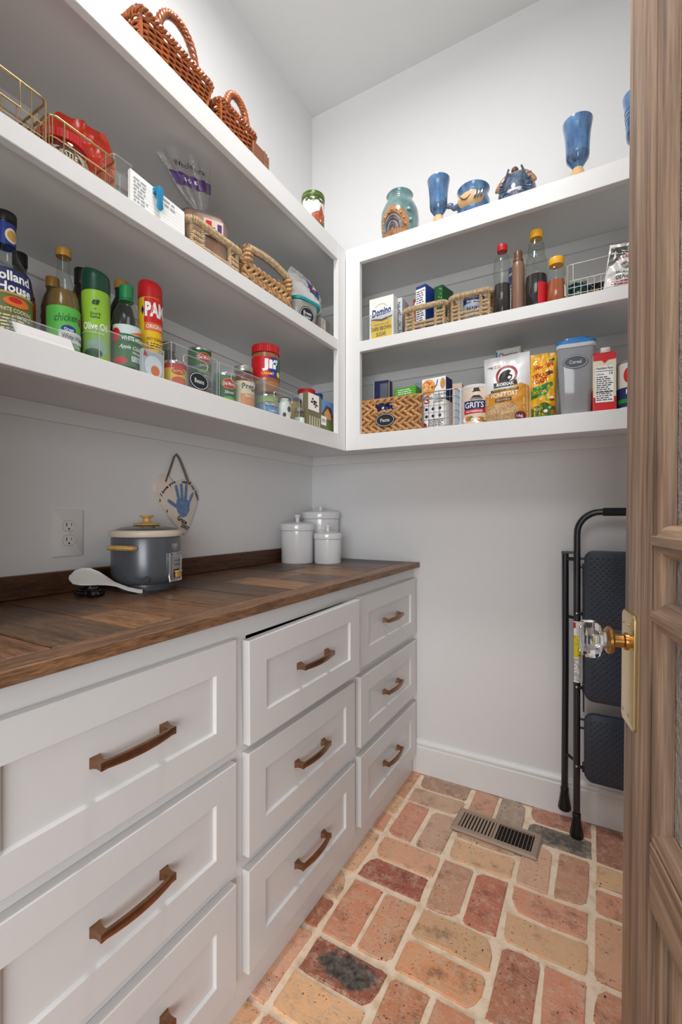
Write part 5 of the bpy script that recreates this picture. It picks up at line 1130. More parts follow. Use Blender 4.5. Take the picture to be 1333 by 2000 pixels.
# ------------------------------------------------------------------ top left shelf
WIC = mat('wicker', (160, 84, 38), 0.30, var=0.35, vs=60, coat=0.3); GAPSHADE = mat('weave_gap_shade', (72, 36, 18), 0.7)
def wicker_basket(label, loc, w, d, h, hand_h, hand_w, rows, hoff=0.012, rz=Q):
    t = thing('wicker_basket', label, 'basket', loc, rz, 'reddish wicker baskets')
    mb = MB(); n_st = 2 * round((w + d) * 2 / 0.022 / 2) + 1
    for k_ in range(rows):
        z = 0.006 + (h - 0.014) * k_ / (rows - 1); s_ = 0.80 + 0.20 * z / h; base = rrect(w * s_, d * s_, 0.02, 4); P = [Vector((x, y, 0)) for x, y in base] ; P.append(P[0])
        L = sum((b - a).length for a, b in zip(P, P[1:])); N = n_st * 4; pts = []; acc = 0; i0 = 0
        for i in range(N):
            tgt = L * i / N; acc = 0
            for a, b in zip(P, P[1:]):
                q = (b - a).length
                if acc + q >= tgt and q > 0: break
                acc += q
            T = (b - a).normalized(); p_ = a + T * (tgt - acc); Nn = T.cross(Vector((0, 0, 1))); off = 0.0034 * sin(2 * pi * (n_st / 2) * i / N + (pi if k_ % 2 else 0)); pts.append((p_ + Nn * off) + Vector((0, 0, z)))
        mb.tube(pts, (h / rows) * 0.52, 5, closed=True)
    O('woven_body', mb, WIC, t, smooth=60, kind='stuff')
    O('basket_floor', box(-w * 0.39, w * 0.39, -d * 0.39, d * 0.39, 0.0, 0.005), WIC, t)
    O('gap_shade_core', loft([(w * 0.78 - 0.006, d * 0.78 - 0.006, 0.016, 0.004), (w * 0.985 - 0.006, d * 0.985 - 0.006, 0.016, h - 0.012)], 4), GAPSHADE, t)  # added dark core; shade behind the weave gaps is put into its colour
    mb = MB()
    for s_ in (-1, 1):
        for sy in (-1, 1): mb.tube([(s_ * w * 0.395, sy * d * 0.395, 0.0), (s_ * w * 0.495, sy * d * 0.495, h)], 0.0045, 6)
    O('corner_stakes', mb, WIC, t, kind='stuff')
    base = rrect(w * 1.03, d * 1.03, 0.016, 5); P = [Vector((x, y, h)) for x, y in base] + [Vector((base[0][0], base[0][1], h))]; L = sum((b - a).length for a, b in zip(P, P[1:])); mb = MB()
    for ph in range(3):
        pts = []; N = 160
        for i in range(N):
            tgt = L * i / N; acc = 0
            for a, b in zip(P, P[1:]):
                q = (b - a).length
                if acc + q >= tgt and q > 0: break
                acc += q
            T = (b - a).normalized(); Nn = T.cross(Vector((0, 0, 1))); an = 2 * pi * (round(L / 0.032) * i / N) + ph * 2 * pi / 3; pts.append(a + T * (tgt - acc) + (Nn * cos(an) + Vector((0, 0, 1)) * sin(an)) * 0.0048)
        mb.tube(pts, 0.0042, 5, closed=True)
    O('braided_rim', mb, WIC, t, smooth=60)
    mb = MB(); N = 120
    for ph in range(4):
        pts = []
        for i in range(N + 1):
            a = pi * i / N; c_ = Vector((hoff - hand_w / 2 * cos(a) * (1 + 0.12 * sin(a)), -d * 0.34, h + (hand_h) * sin(a) ** 0.8 * 1.0 - 0.01)); T = Vector((sin(a) * hand_w / 2, 0, cos(a) * hand_h)).normalized(); Y = Vector((0, 1, 0)); U = T.cross(Y); an = 2 * pi * 5.0 * i / N + ph * pi / 2
            pts.append(c_ + (U * cos(an) + Y * sin(an)) * 0.0058)
        mb.tube(pts, 0.0055, 6)
    O('twisted_handle', mb, WIC, t, smooth=60)
    return t
wicker_basket('larger reddish wicker basket with twisted handle on the top shelf', (0.232, -1.112, L3), 0.224, 0.195, 0.124, 0.120, 0.122, 20, 0.020)
wicker_basket('smaller reddish wicker basket with twisted handle on the top shelf', (0.262, -0.893, L3), 0.150, 0.135, 0.118, 0.092, 0.088, 18)
t = thing('napkin_holder', 'brown wooden board with edge-on slats beside the small wicker basket', 'holder', (0.305, -0.797, L3), Q); WB = wood('holder_wood', (112, 72, 48), (150, 102, 70), (4, 50, 50))
O('side_board', box(-0.040, 0.012, -0.030, 0.030, 0, 0.096, 0.001), mat('holder_leather', (128, 76, 50), 0.5), t); O('slat', box(0.014, 0.019, -0.030, 0.030, 0, 0.100, 0.001), WB, t); O('slat', box(0.022, 0.028, -0.030, 0.030, 0, 0.098, 0.001), WB, t); O('slat', box(0.031, 0.037, -0.030, 0.030, 0, 0.092, 0.001), WB, t)
t = thing('decor_tin', 'round tin with green lid and printed country scene at the shelf corner', 'tin', (0.318, -0.478, L3), Q - 0.4)
O('tin_body', lathe([(0.0001, 0), (0.040, 0), (0.041, 0.002), (0.041, 0.128), (0.0001, 0.128)], 36), mat('tin_white', (222, 220, 216), 0.3), t); TG = mat('tin_green', (74, 96, 40), 0.25, 0.3)
lo = O('lid', lathe([(0.0425, 0.122), (0.043, 0.123), (0.043, 0.132), (0.0438, 0.134), (0.0438, 0.140), (0.042, 0.145), (0.036, 0.147), (0.0001, 0.147)], 36), TG, t); O('lid_line', MB().tube([(0.0432 * cos(2 * pi * i / 36), 0.0432 * sin(2 * pi * i / 36), 0.133) for i in range(36)], 0.001, 5, closed=True), mat('tin_gold', (196, 186, 130), 0.3, 0.5), lo)
sf = cyl(0.0411); R = random.Random(9)
for k_ in range(12): decal('leaf_garland', t, TG, oval(-0.05 + 0.009 * k_, 0.114 + 0.004 * sin(k_ * 1.7), 0.006, 0.005, 10), sf, 0.0006, 1, 10)
decal('red_house', t, mat('scene_rust', (156, 76, 44), 0.5, var=0.3, vs=120), [(-0.030, 0.030), (0.045, 0.030), (0.045, 0.066), (0.020, 0.072), (0.008, 0.098), (0.000, 0.074), (-0.030, 0.060)], sf, 0.0006); decal('meadow', t, mat('scene_olive', (116, 96, 52), 0.5, var=0.4, vs=150), rect(-0.055, 0.055, 0.004, 0.034), sf, 0.0007, 4, 30)
for k_ in range(10): decal('scene_dab', t, [CREAM, BROWNP, ORANGE][k_ % 3], oval(R.uniform(-0.03, 0.045), R.uniform(0.02, 0.07), R.uniform(0.002, 0.006), R.uniform(0.002, 0.005), 8), sf, 0.0009, 1, 8)

# ------------------------------------------------------------------ top back shelf: pottery
def glaze(name, c0, c1, c2=None, scale=18.0, streak=1.0):
    m, nt, out = nodes_of(name); p = nd(nt, 'ShaderNodeBsdfPrincipled', Roughness=0.14); p.inputs['Coat Weight'].default_value = 0.4
    nt.links.new(p.outputs[0], out.inputs[0]); v = coords(nt, (1, 1, streak)); n1 = noise(nt, v, scale, 5, 0.6)
    st = [(0.34, lin(c0)), (0.6, lin(c1))] + ([(0.78, lin(c2))] if c2 else [])
    nt.links.new(ramp(nt, n1, st), p.inputs['Base Color']); nt.links.new(bump(nt, n1, 0.2, 0.001), p.inputs['Normal']); return m
TEALG = glaze('glaze_teal', (78, 112, 112), (124, 156, 152), (104, 122, 112), 14)
RUST = glaze('glaze_rust', (136, 88, 54), (182, 136, 94), (112, 84, 66), 34); BLUEG = glaze('glaze_blue', (58, 88, 132), (96, 138, 180), (60, 80, 112), 26, 0.4); SLATE = glaze('glaze_slate', (46, 62, 86), (96, 112, 134), (160, 160, 158), 55, 0.6)
BISQ = mat('bisque', (214, 178, 128), 0.7, var=0.1, vs=40); SKYG = glaze('glaze_sky', (96, 122, 142), (146, 166, 176), None, 40)
prv = [(0.0001, 0), (0.058, 0), (0.062, 0.006), (0.070, 0.045), (0.0735, 0.085), (0.071, 0.120), (0.060, 0.148), (0.049, 0.162), (0.0465, 0.170), (0.049, 0.182), (0.052, 0.188), (0.050, 0.192), (0.045, 0.190), (0.042, 0.178)]
t = thing('pottery_vase', 'round teal glazed pottery vase with rust relief swirl', 'vase', (0.578, -0.262, L3), radians(12)); O('vase_body', lathe(prv, 44, cap=False), TEALG, t)
rv = prof_r(prv); sf = cyl(rv); sh = decal('rust_relief', t, RUST, [(-0.066, 0.010), (0.040, 0.010), (0.050, 0.060), (0.030, 0.090), (-0.006, 0.116), (-0.034, 0.116), (-0.062, 0.090), (-0.074, 0.050)], sf, 0.0012, 5, 44)
for k_ in range(5):
    r_ = 0.046 - 0.009 * k_; O('swirl_ridge', MB().tube([sf(-0.016 + r_ * cos(a) * 0.9, 0.030 + r_ * sin(a) * 1.25, 0.003) for a in [pi * i / 18 for i in range(19)]], 0.0030, 6), [RUST, SKYG, SLATE, SKYG, SLATE][k_], sh)
for k_ in range(9):
    a = pi * (k_ + 0.5) / 9; O('relief_bead', MB().ell(sf(-0.016 + 0.050 * cos(a), 0.030 + 0.066 * sin(a), 0.003), 0.0045, 0.003, 0.0045, 8, 5), RUST, sh)
for x, z in ((0.044, 0.096), (0.052, 0.060)): O('raised_leaf', MB().ell(sf(x, z, 0.003), 0.009, 0.004, 0.007, 10, 6), SKYG, sh)
GDARK = glaze('glaze_dark', (50, 64, 90), (88, 122, 160), None, 90, 0.15)
def goblet(label, x, y, r, h, rz=0.0, lip=1.0):
    t = thing('pottery_goblet', label, 'goblet', (x, y, L3), rz, 'blue glazed pottery goblets')
    f_ = h / 0.18
    O('cup', lathe([(0.0135, 0.030 * f_), (0.020, 0.044 * f_), (r * 0.72, 0.058 * f_), (r * 0.78, 0.075 * f_), (r * 0.80, 0.10 * f_), (r * 0.84, 0.13 * f_), (r * 0.91, 0.155 * f_), (r, 0.176 * f_), (r * 0.99, 0.180 * f_), (r * 0.93, 0.176 * f_), (r * 0.78, 0.13 * f_), (r * 0.7, 0.08 * f_), (0.0001, 0.06 * f_)], 36, cap=False), BLUEG, t)
    O('foot', lathe([(0.0001, 0), (0.0235, 0), (0.0235, 0.004), (0.018, 0.018 * f_), (0.0145, 0.030 * f_)], 30, cap=False), BISQ, t)
    O('dark_band', lathe([(0.0205, 0.044 * f_), (r * 0.727, 0.058 * f_), (r * 0.786, 0.074 * f_)], 36, cap=False), GDARK, t)
    for k_ in range(4 if 'ribbed' in label else 0): O('throwing_ring', MB().tube([(r * (0.805 + 0.022 * k_) * cos(2 * pi * i / 36), r * (0.805 + 0.022 * k_) * sin(2 * pi * i / 36), (0.098 + 0.013 * k_) * f_) for i in range(36)], 0.0006, 5, closed=True), BLUEG, t)
goblet('small blue pottery goblet beside the teal vase', 0.749, -0.316, 0.040, 0.156)
goblet('tall blue pottery goblet right of the carved pot lid', 1.192, -0.316, 0.0425, 0.173)
goblet('blue ribbed pottery goblet half hidden behind the door edge', 1.352, -0.316, 0.042, 0.186)
t = thing('whale_pot', 'low blue pottery pot with tan whale-shaped relief and tail', 'pot', (0.862, -0.272, L3))
O('pot_body', lathe([(0.0001, 0), (0.048, 0), (0.056, 0.02), (0.056, 0.060), (0.048, 0.076), (0.050, 0.090), (0.056, 0.104), (0.054, 0.107), (0.048, 0.100), (0.044, 0.080)], 36, cap=False), BLUEG, t)
O('whale_relief', MB().ell((0.000, -0.042, 0.048), 0.046, 0.026, 0.030, 16, 10), BISQ, t)
for s_ in (0.010, 0.022, 0.034): O('whale_stripe', MB().tube([(0.010 + s_ * 0.9 + 0.010 * sin(a), -0.068 + 0.5 * s_ * s_ * 14 * 0.1 + 0.010 * (1 - cos(a)), 0.034 + 0.03 * a) for a in [i / 8 for i in range(9)]], 0.0032, 6), SLATE, t)
O('whale_mouth', MB().tube([(-0.030 + 0.006 * i, -0.0665 - 0.001 * sin(pi * i / 6), 0.052 - 0.012 * sin(pi * i / 6)) for i in range(7)], 0.002, 6), BROWNP, t)
O('tail', MB().tube([(-0.040, -0.040, 0.040), (-0.058, -0.044, 0.036), (-0.068, -0.044, 0.046)], [0.012, 0.009, 0.006], 8).ell((-0.072, -0.044, 0.050), 0.014, 0.007, 0.010, 10, 6), SLATE, t)
t = thing('pottery_lid_jar', 'domed slate blue pottery jar with rust carved leaves and knob', 'pottery', (1.008, -0.268, L3))
O('dome', lathe([(0.0001, 0), (0.062, 0), (0.064, 0.02), (0.060, 0.055), (0.048, 0.088), (0.030, 0.106), (0.014, 0.114), (0.0001, 0.115)], 36), SLATE, t)
O('knob', MB().ell((-0.006, -0.010, 0.120), 0.012, 0.012, 0.013, 12, 8), BROWNP, t)
for s_ in (-1, 1):
    O('carved_leaf', MB().ell((s_ * 0.040, -0.034, 0.074), 0.012, 0.009, 0.036, 12, 8, rot=Matrix.Rotation(s_ * -0.75, 3, 'Y')), RUST, t)
    O('leaf_edge', MB().tube([(s_ * (0.020 + 0.036 * i / 8), -0.046 + 0.010 * i / 8, 0.106 - 0.062 * i / 8 - 0.010 * sin(pi * i / 8)) for i in range(9)], 0.0035, 6), SLATE, t)
for k_ in range(5): O('wave_ridge', MB().tube([(-0.050 + 0.0125 * i, -0.050 - 0.011 * cos((i - 4) * 0.30) + 0.0035 * k_, 0.018 + 0.014 * k_ + 0.005 * sin(i * 1.3 + k_)) for i in range(9)], 0.0022, 5), SLATE, t)
O('white_patch', MB().ell((0.0, -0.058, 0.022), 0.026, 0.006, 0.012, 12, 6), mat('glaze_white', (198, 196, 190), 0.3), t)

# ------------------------------------------------------------------ middle back shelf
t, sf = bin_('clear acrylic bin around the dark brown sugar box', (0.514, -0.235, L2 - 0.0003), 0.148, 0.150, 0.104, True, 'clear acrylic bins on the back shelf', 0.0)
t, sf = carton('sugar_box', 'white and yellow dark brown sugar box', 'box', (0.518, -0.283, L2 + 0.003), 0.0, 0.102, 0.042, 0.166, PAPER)
text('Domino', t, BLUEP, 0.002, 0.110, 0.080, 0.030, sf, 0.0007, bold=0.035, slant=0.15, rot=0.10); fl = decal('yellow_field', t, YEL, [(-0.042, 0.006), (0.044, 0.006), (0.044, 0.080), (0.006, 0.072), (-0.042, 0.080)], sf, 0.0004); decal('brown_chevron', t, BROWNP, [(-0.044, 0.083), (0.004, 0.072), (0.046, 0.083), (0.046, 0.088), (0.004, 0.080), (-0.044, 0.087)], sf, 0.0006, 2, 30)
text('PREMIUM PURE CANE', t, BROWNP, 0.0, 0.062, 0.060, 0.005, sf, 0.0009); text('DARK BROWN', t, INK, 0.0, 0.045, 0.084, 0.016, sf, 0.0009, bold=0.015); text('SUGAR', t, INK, 0.0, 0.023, 0.042, 0.016, sf, 0.0009, bold=0.015); O('arc_line', MB().tube([sf(0.026 * cos(a), 0.118 + 0.022 * sin(a), 0.0006) for a in [0.3 + 2.5 * i / 10 for i in range(11)]], 0.0006, 4), GOLDP, t)
t, sf = carton('baking_box', 'white carton with nutrition print behind the brown sugar box', 'box', (0.563, -0.215, L2), 0.0, 0.040, 0.070, 0.176, mat('carton_grey', (206, 210, 214), 0.5)); small_print(t, INK, -0.016, 0.016, 0.02, 0.16, 18, sf, 41)
seagrass_basket('left one of two open seagrass baskets on the back shelf', (0.692, -0.215, L2), 0.156, 0.185, 0.100, 0.0); seagrass_basket('right one of two open seagrass baskets, holding the panko can', (0.858, -0.215, L2), 0.138, 0.185, 0.106, 0.0)
t, sf = carton('tea_box', 'small red box in the left seagrass basket', 'box', (0.633, -0.185, L2 + 0.005), 0.0, 0.036, 0.060, 0.168, mat('box_red', (188, 36, 44), 0.4)); decal('white_flower', t, WHITEP, oval(-0.002, 0.145, 0.011, 0.014, 12), sf, 0.0005)
t, sf = carton('cracker_box', 'tall blue and white box in the left seagrass basket', 'box', (0.672, -0.230, L2 + 0.005), radians(-14), 0.044, 0.070, 0.190, BLUEP); band('white_panel', t, WHITEP, -0.021, 0.021, 0.010, 0.178, sf, 0.0005, 1, 1); small_print(t, NAVY, -0.018, 0.018, 0.02, 0.172, 18, sf, 43); band('violet_panel', t, mat('violet', (112, 96, 176), 0.45), -0.021, 0.002, 0.004, 0.05, sf, 0.0008, 1, 1)
t, sf = carton('green_box', 'dark green patterned box in the left seagrass basket', 'box', (0.735, -0.205, L2 + 0.005), radians(-14), 0.036, 0.080, 0.182, mat('box_green', (18, 84, 44), 0.4)); R = random.Random(2)
for k_ in range(12): decal('green_dot', t, LGREEN, oval(R.uniform(-.014, .014), R.uniform(.09, .17), .003, .003, 8), sf, 0.0005, 1, 8)
t, sf = can('panko_can', 'grey round panko breadcrumb can in the right seagrass basket', (0.852, -0.215, L2 + 0.005), radians(12), 0.040, 0.112, mat('panko_grey', (172, 184, 200), 0.45), mat('panko_lid', (60, 56, 54), 0.4)); band('navy_band', t, NAVY, -0.05, 0.05, 0.086, 0.104, sf, 0.0006, 20, 1); text('Progresso', t, WHITEP, 0.0, 0.091, 0.054, 0.012, sf, 0.0010, slant=0.2); text('PANKO', t, NAVY, 0.0, 0.064, 0.054, 0.017, sf, 0.0007, bold=0.03)
t = thing('spoon', 'dark metal spoon handle sticking out of the right seagrass basket', 'spoon', (0.905, -0.19, L2 + 0.006)); O('spoon_handle', MB().tube([(0.010, 0.0, 0.004), (0.004, 0.0, 0.08), (-0.012, -0.004, 0.155)], [0.003, 0.0035, 0.0022], 8), mat('dark_steel', (70, 68, 66), 0.3, 0.8), t); O('spoon_bowl', MB().ell((0.011, 0, 0.012), 0.012, 0.004, 0.016, 10, 6), mat('dark_steel', (70, 68, 66), 0.3, 0.8), t)
t, sf = carton('orange_packet', 'orange packet beside the spoon in the right seagrass basket', 'packet', (0.912, -0.262, L2 + 0.005), 0.0, 0.024, 0.020, 0.088, mat('packet_orange', (176, 100, 40), 0.45)); small_print(t, CREAM, -0.010, 0.010, 0.01, 0.08, 7, sf, 44)

PET = clear('pet', (240, 243, 241), 0.8, 0.012); COLA = mat('cola', (30, 18, 16), 0.15)
pr = [(0.0001, 0), (0.026, 0.0), (0.028, 0.005), (0.0285, 0.075), (0.0265, 0.10), (0.0265, 0.122), (0.029, 0.142), (0.0285, 0.175), (0.022, 0.202), (0.0145, 0.216), (0.0135, 0.228)]
t = bottle('syrup_bottle', 'clear syrup bottle half full of dark liquid with red cap', (0.963, -0.288, L2), radians(10), pr, PET, inner(pr, 0.108), COLA); cap(t, CAPR, 0.0165, 0.222, 0.243, 26); band('back_label', t, PAPER, 0.030, 0.060, 0.020, 0.095, cyl(prof_r(pr)), 0.0006, 8, 6)
for k_ in range(7): O('grip_ring', MB().tube([(0.0289 * cos(2 * pi * i / 28), 0.0289 * sin(2 * pi * i / 28), 0.030 + 0.008 * k_) for i in range(28)], 0.0008, 4, closed=True), PET, t)
pr = [(0.0001, 0), (0.019, 0.0), (0.0205, 0.005), (0.0205, 0.155), (0.0195, 0.170), (0.017, 0.178)]
t = bottle('chocolate_bottle', 'upside-down brown chocolate syrup bottle', (1.012, -0.272, L2), 0.0, pr, mat('choc_brown', (134, 102, 80), 0.3), None); cap(t, mat('choc_cap', (110, 72, 52), 0.35), 0.0165, 0.178, 0.190, 20); O('nozzle', lathe([(0.0135, 0.190), (0.0135, 0.212), (0.012, 0.216), (0.0001, 0.216)], 20), mat('choc_cap', (110, 72, 52), 0.35), t)
pr = [(0.0001, 0), (0.034, 0.0), (0.036, 0.006), (0.0365, 0.090), (0.0335, 0.118), (0.034, 0.150), (0.031, 0.178), (0.026, 0.192), (0.0255, 0.204), (0.024, 0.225), (0.0185, 0.240), (0.0175, 0.248)]
t = bottle('pancake_syrup', 'large clear pancake syrup bottle with yellow cap and red label', (1.068, -0.270, L2), radians(14), pr, PET, inner(pr, 0.118), COLA); cap(t, CAPY, 0.0205, 0.244, 0.268, 26)
fl = band('red_label', t, mat('label_red', (206, 20, 40), 0.4), 0.000, 0.050, 0.014, 0.085, cyl(prof_r(pr)), 0.0006, 14, 6); small_print(fl, REDP, 0.004, 0.046, 0.02, 0.08, 6, cyl(prof_r(pr)), 45)
for k_ in range(4): O('twist_ridge', MB().tube([(prof_r(pr)(0.195 + 0.012 * k_ + 0.004) * 1.01 * cos(2 * pi * i / 28), prof_r(pr)(0.199 + 0.012 * k_) * 1.01 * sin(2 * pi * i / 28), 0.199 + 0.010 * k_ + 0.003 * sin(2 * pi * i / 28)) for i in range(28)], 0.0010, 4, closed=True), PET, t)
pr = [(0.0001, 0), (0.029, 0.0), (0.0305, 0.005), (0.029, 0.045), (0.0255, 0.078), (0.0255, 0.086), (0.0285, 0.100), (0.0275, 0.118), (0.021, 0.128), (0.019, 0.132)]
t = bottle('honey_bottle', 'honey bear bottle of amber honey with yellow cap', (1.130, -0.287, L2), radians(14), pr, PET, inner(pr, 0.080), mat('honey', (176, 84, 22), 0.12, coat=0.5)); cap(t, CAPY, 0.0225, 0.130, 0.153, 30); band('paper_tag', t, PAPER, 0.020, 0.036, 0.020, 0.058, cyl(prof_r(pr)), 0.0008, 6, 4)
t, sf = carton('blue_packet', 'blue and white packet standing behind the chocolate bottle', 'packet', (0.985, -0.165, L2), 0.0, 0.040, 0.020, 0.222, BLUEP); decal('white_slash', t, WHITEP, [(-0.018, 0.188), (0.018, 0.206), (0.018, 0.214), (-0.018, 0.198)], sf, 0.0005, 2, 16); small_print(t, CREAM, -0.018, 0.018, 0.10, 0.16, 5, sf, 46)
wire_basket('cream wire basket of dark packets at the right end of the back shelf', (1.228, -0.193, L2), 0.138, 0.180, 0.124, WWIRE, 0.0, 0.42, 0.0187, 3, 0.0020, 0.0011, 'wire baskets on the back shelves', 0.72)
for k_, (x, z, c_, w_, nm) in enumerate(((1.185, 0.004, (20, 66, 70), 0.062, 'dark teal foil packet at the left in the cream wire basket'), (1.235, 0.004, (28, 34, 40), 0.060, 'black foil packet in the middle of the cream wire basket'), (1.268, 0.004, (26, 54, 140), 0.050, 'blue foil packet at the right in the cream wire basket'))):
    mb, sf = bag_shape(w_, 0.075 - 0.006 * k_, 0.05, 60 + k_, 0.2, wob=0.004); t = thing('foil_packet', nm, 'packet', (x, -0.245 + 0.012 * k_, L2 + z), radians(-8 + 8 * k_)); o = O('packet_body', mb, mat('foil_%d' % k_, c_, 0.25, 0.2, var=0.3, vs=60), t, smooth=60)
    band('packet_print', o, [CREAM, GOLDP, CREAM][k_], -0.018, 0.014, 0.030, 0.036, sf, 0.0006, 8, 1)
mb, sf = bag_shape(0.105, 0.138, 0.028, 71, 0.12, wob=0.003)
t = thing('olive_pouch', 'white foil pouch of olives with dark leafy corner by the door', 'pouch', (1.312, -0.304, L2), 0.0); o = O('pouch_body', mb, mat('pouch_white', (226, 224, 222), 0.22, 0.25, coat=0.3), t, smooth=60); o.rotation_euler = (0, radians(8), 0)
decal('olive_border', o, mat('border_dark', (54, 58, 48), 0.45, var=0.4, vs=160), [(-0.050, 0.060), (-0.034, 0.090), (0.010, 0.116), (0.050, 0.122), (0.050, 0.134), (-0.048, 0.128)], sf, 0.0007, 4, 40); R = random.Random(3)
for k_ in range(7): decal('leaf', o, CREAM, oval(-0.040 + 0.013 * k_, 0.108 + 0.004 * k_ - 0.004 * (k_ % 2), 0.006, 0.002, 10), sf, 0.0012, 1, 10)
text('LA CAMPANA', o, REDP, 0.002, 0.092, 0.064, 0.012, sf, 0.0008, arc=0.5); decal('crest', o, mat('crest_grey', (150, 146, 136), 0.5, var=0.3, vs=200), oval(0.0, 0.070, 0.016, 0.009, 14), sf, 0.0008); text('JALAPENO', o, INK, 0.002, 0.048, 0.056, 0.010, sf, 0.0008); text('OLIVES', o, INK, -0.004, 0.034, 0.040, 0.010, sf, 0.0008); small_print(o, REDP, -0.034, 0.040, 0.012, 0.026, 2, sf, 47)

# ------------------------------------------------------------------ lower back shelf
w, d, h = 0.240, 0.205, 0.134
t = thing('hyacinth_basket', 'braided brown basket with black oval Pasta label and cut-out handle', 'basket', (0.558, -0.212, L1), 0.0)
mb = MB(); HO = [(-0.060, 0.022, 0.082, 0.116)]
braid_wall(mb, (-w / 2, -d / 2), (w / 2, -d / 2), 0, h - 0.006, 0.0213, 0.030, 0.0055, HO); braid_wall(mb, (w / 2, -d / 2), (w / 2, d / 2), 0, h - 0.006, 0.0213, 0.030, 0.0055); braid_wall(mb, (w / 2, d / 2), (-w / 2, d / 2), 0, h - 0.006, 0.0213, 0.030, 0.0055); braid_wall(mb, (-w / 2, d / 2), (-w / 2, -d / 2), 0, h - 0.006, 0.0213, 0.030, 0.0055)
O('braided_body', mb, HYA, t, smooth=60, kind='stuff')
LN = mat('liner_brown', (126, 92, 60), 0.8); k_ = 0.003
O('liner', MB().box(-w / 2 + .002, w / 2 - .002, d / 2 - 0.006, d / 2 - .003, 0, h - .01).box(-w / 2 + .002, -w / 2 + .005, -d / 2 + .006, d / 2 - .006, 0, h - .01).box(w / 2 - .005, w / 2 - .002, -d / 2 + .006, d / 2 - .006, 0, h - .01).box(-w / 2 + .002, w / 2 - .002, -d / 2 + .002, -d / 2 + .005, 0, 0.080).box(-w / 2 + .002, -0.062, -d / 2 + .002, -d / 2 + .005, 0.080, h - .01).box(0.024, w / 2 - .002, -d / 2 + .002, -d / 2 + .005, 0.080, h - .01).box(-0.062, 0.024, -d / 2 + .002, -d / 2 + .005, 0.118, h - .01).box(-w / 2 + .005, w / 2 - .005, -d / 2 + .005, d / 2 - .006, 0, .003), LN, t)
mb = MB(); wrapped(mb, ring_pts(w, d, 0.008, h - 0.004), 0.0042, 0.006, True, 0.0018); O('rim', mb, HYA, t)
mb = MB(); mb.tube([(a - 0.019, -d / 2 - 0.003, 0.099 + b) for a, b in rrect(0.084, 0.036, 0.004)], 0.0026, 6, closed=True); O('handle_edge', mb, HYA, t)
oval_label(t, flat(d / 2 + 0.0068), 'Pasta', -0.016, 0.048, 0.040, 0.026)
t, sf = carton('pasta_box', 'blue boxed pasta with clear window in the Pasta basket', 'box', (0.482, -0.205, L1 + 0.004), radians(4), 0.066, 0.040, 0.228, NAVY); band('window', t, clear('window_film', (190, 196, 206), 1.5, 0.5, (150, 160, 176)), -0.006, 0.028, 0.03, 0.215, sf, 0.0005, 2, 4); O('box_edge', MB().tube([sf(x, z, 0.0006) for x, z in rect(-0.0325, 0.0325, 0.002, 0.226)], 0.0014, 4, closed=True), CREAM, t)
t, sf = carton('green_carton', 'bright green carton top in the Pasta basket', 'box', (0.602, -0.235, L1 + 0.006), radians(-4), 0.088, 0.055, 0.174, mat('bright_green', (84, 170, 44), 0.4)); small_print(t, WHITEP, -0.030, 0.030, 0.145, 0.168, 3, sf, 48)
mb, sf = bag_shape(0.105, 0.215, 0.06, 81, 0.15, 0.35, wob=0.005); t = thing('pasta_bag', 'crinkled clear bag of pasta behind the green carton', 'bag', (0.605, -0.165, L1 + 0.004), radians(8)); o = O('bag_film', mb, clear('bag_film2', (214, 222, 234), 1.6, 0.35, (170, 182, 204), rough=0.12, bmp=0.8, bs=60), t, smooth=60); o.rotation_euler = (0, radians(10), 0); decal('blue_panel', o, NAVY, [(-0.004, 0.155), (0.040, 0.165), (0.040, 0.192), (-0.004, 0.180)], sf, 0.001)
mb, sf = bag_shape(0.080, 0.135, 0.05, 83, 0.2, wob=0.005); t = thing('dark_pasta_bag', 'dark blue crinkled bag seen through the basket handle hole', 'bag', (0.535, -0.262, L1 + 0.004), 0.0); O('bag_film', mb, mat('bag_navy', (44, 50, 84), 0.2, 0.2, var=0.5, vs=60, coat=0.4), t, smooth=60)

wire_basket('thin grey wire basket holding the broth box', (0.749, -0.212, L1), 0.126, 0.195, 0.134, SWIRE, 0.0, 0.0, 0.0209, 5, 0.0020, 0.0011, 'wire baskets on the back shelves', 0.0)
t, sf = carton('broth_box', 'white soup broth box with bowl picture in the grey wire basket', 'box', (0.726, -0.262, L1 + 0.004), radians(-6), 0.094, 0.060, 0.186, WHITEP)
bw = decal('soup_bowl', t, mat('soup_orange', (226, 164, 84), 0.45, var=0.3, vs=90), oval(-0.020, 0.152, 0.027, 0.030, 26), sf, 0.0005); R = random.Random(6)
for k_ in range(9): decal('soup_bit', bw, [ORANGE, CREAM, REDP][k_ % 3], oval(-0.020 + R.gauss(0, .010), 0.152 + R.gauss(0, .011), .004, .003, 8), sf, 0.0009, 1, 8)
O('pan_handle', MB().tube([sf(x, z, 0.001) for x, z in ((0.004, 0.150), (0.012, 0.158), (0.016, 0.176))], 0.0018, 5), NAVY, t); decal('squash', t, mat('squash', (206, 150, 90), 0.5), oval(0.036, 0.160, 0.010, 0.020, 14), sf, 0.0005)
text('S', t, REDP, -0.026, 0.108, 0.022, 0.030, sf, 0.0007, bold=0.01); band('brand_bar', t, mat('brand_teal', (70, 96, 110), 0.5), -0.042, -0.004, 0.108, 0.116, sf, 0.0009, 1, 1); text('SWANSON', t, WHITEP, -0.023, 0.112, 0.034, 0.005, sf, 0.0012)
for k_, wd in enumerate(('ELEVATE', 'YOUR', 'HOMEMADE', 'SOUPS')): text(wd, t, INK, 0.002 + 0.0036 * len(wd), 0.122 - 0.0085 * k_, 0.0062 * len(wd), 0.0058, sf, 0.0007, bold=0.02)
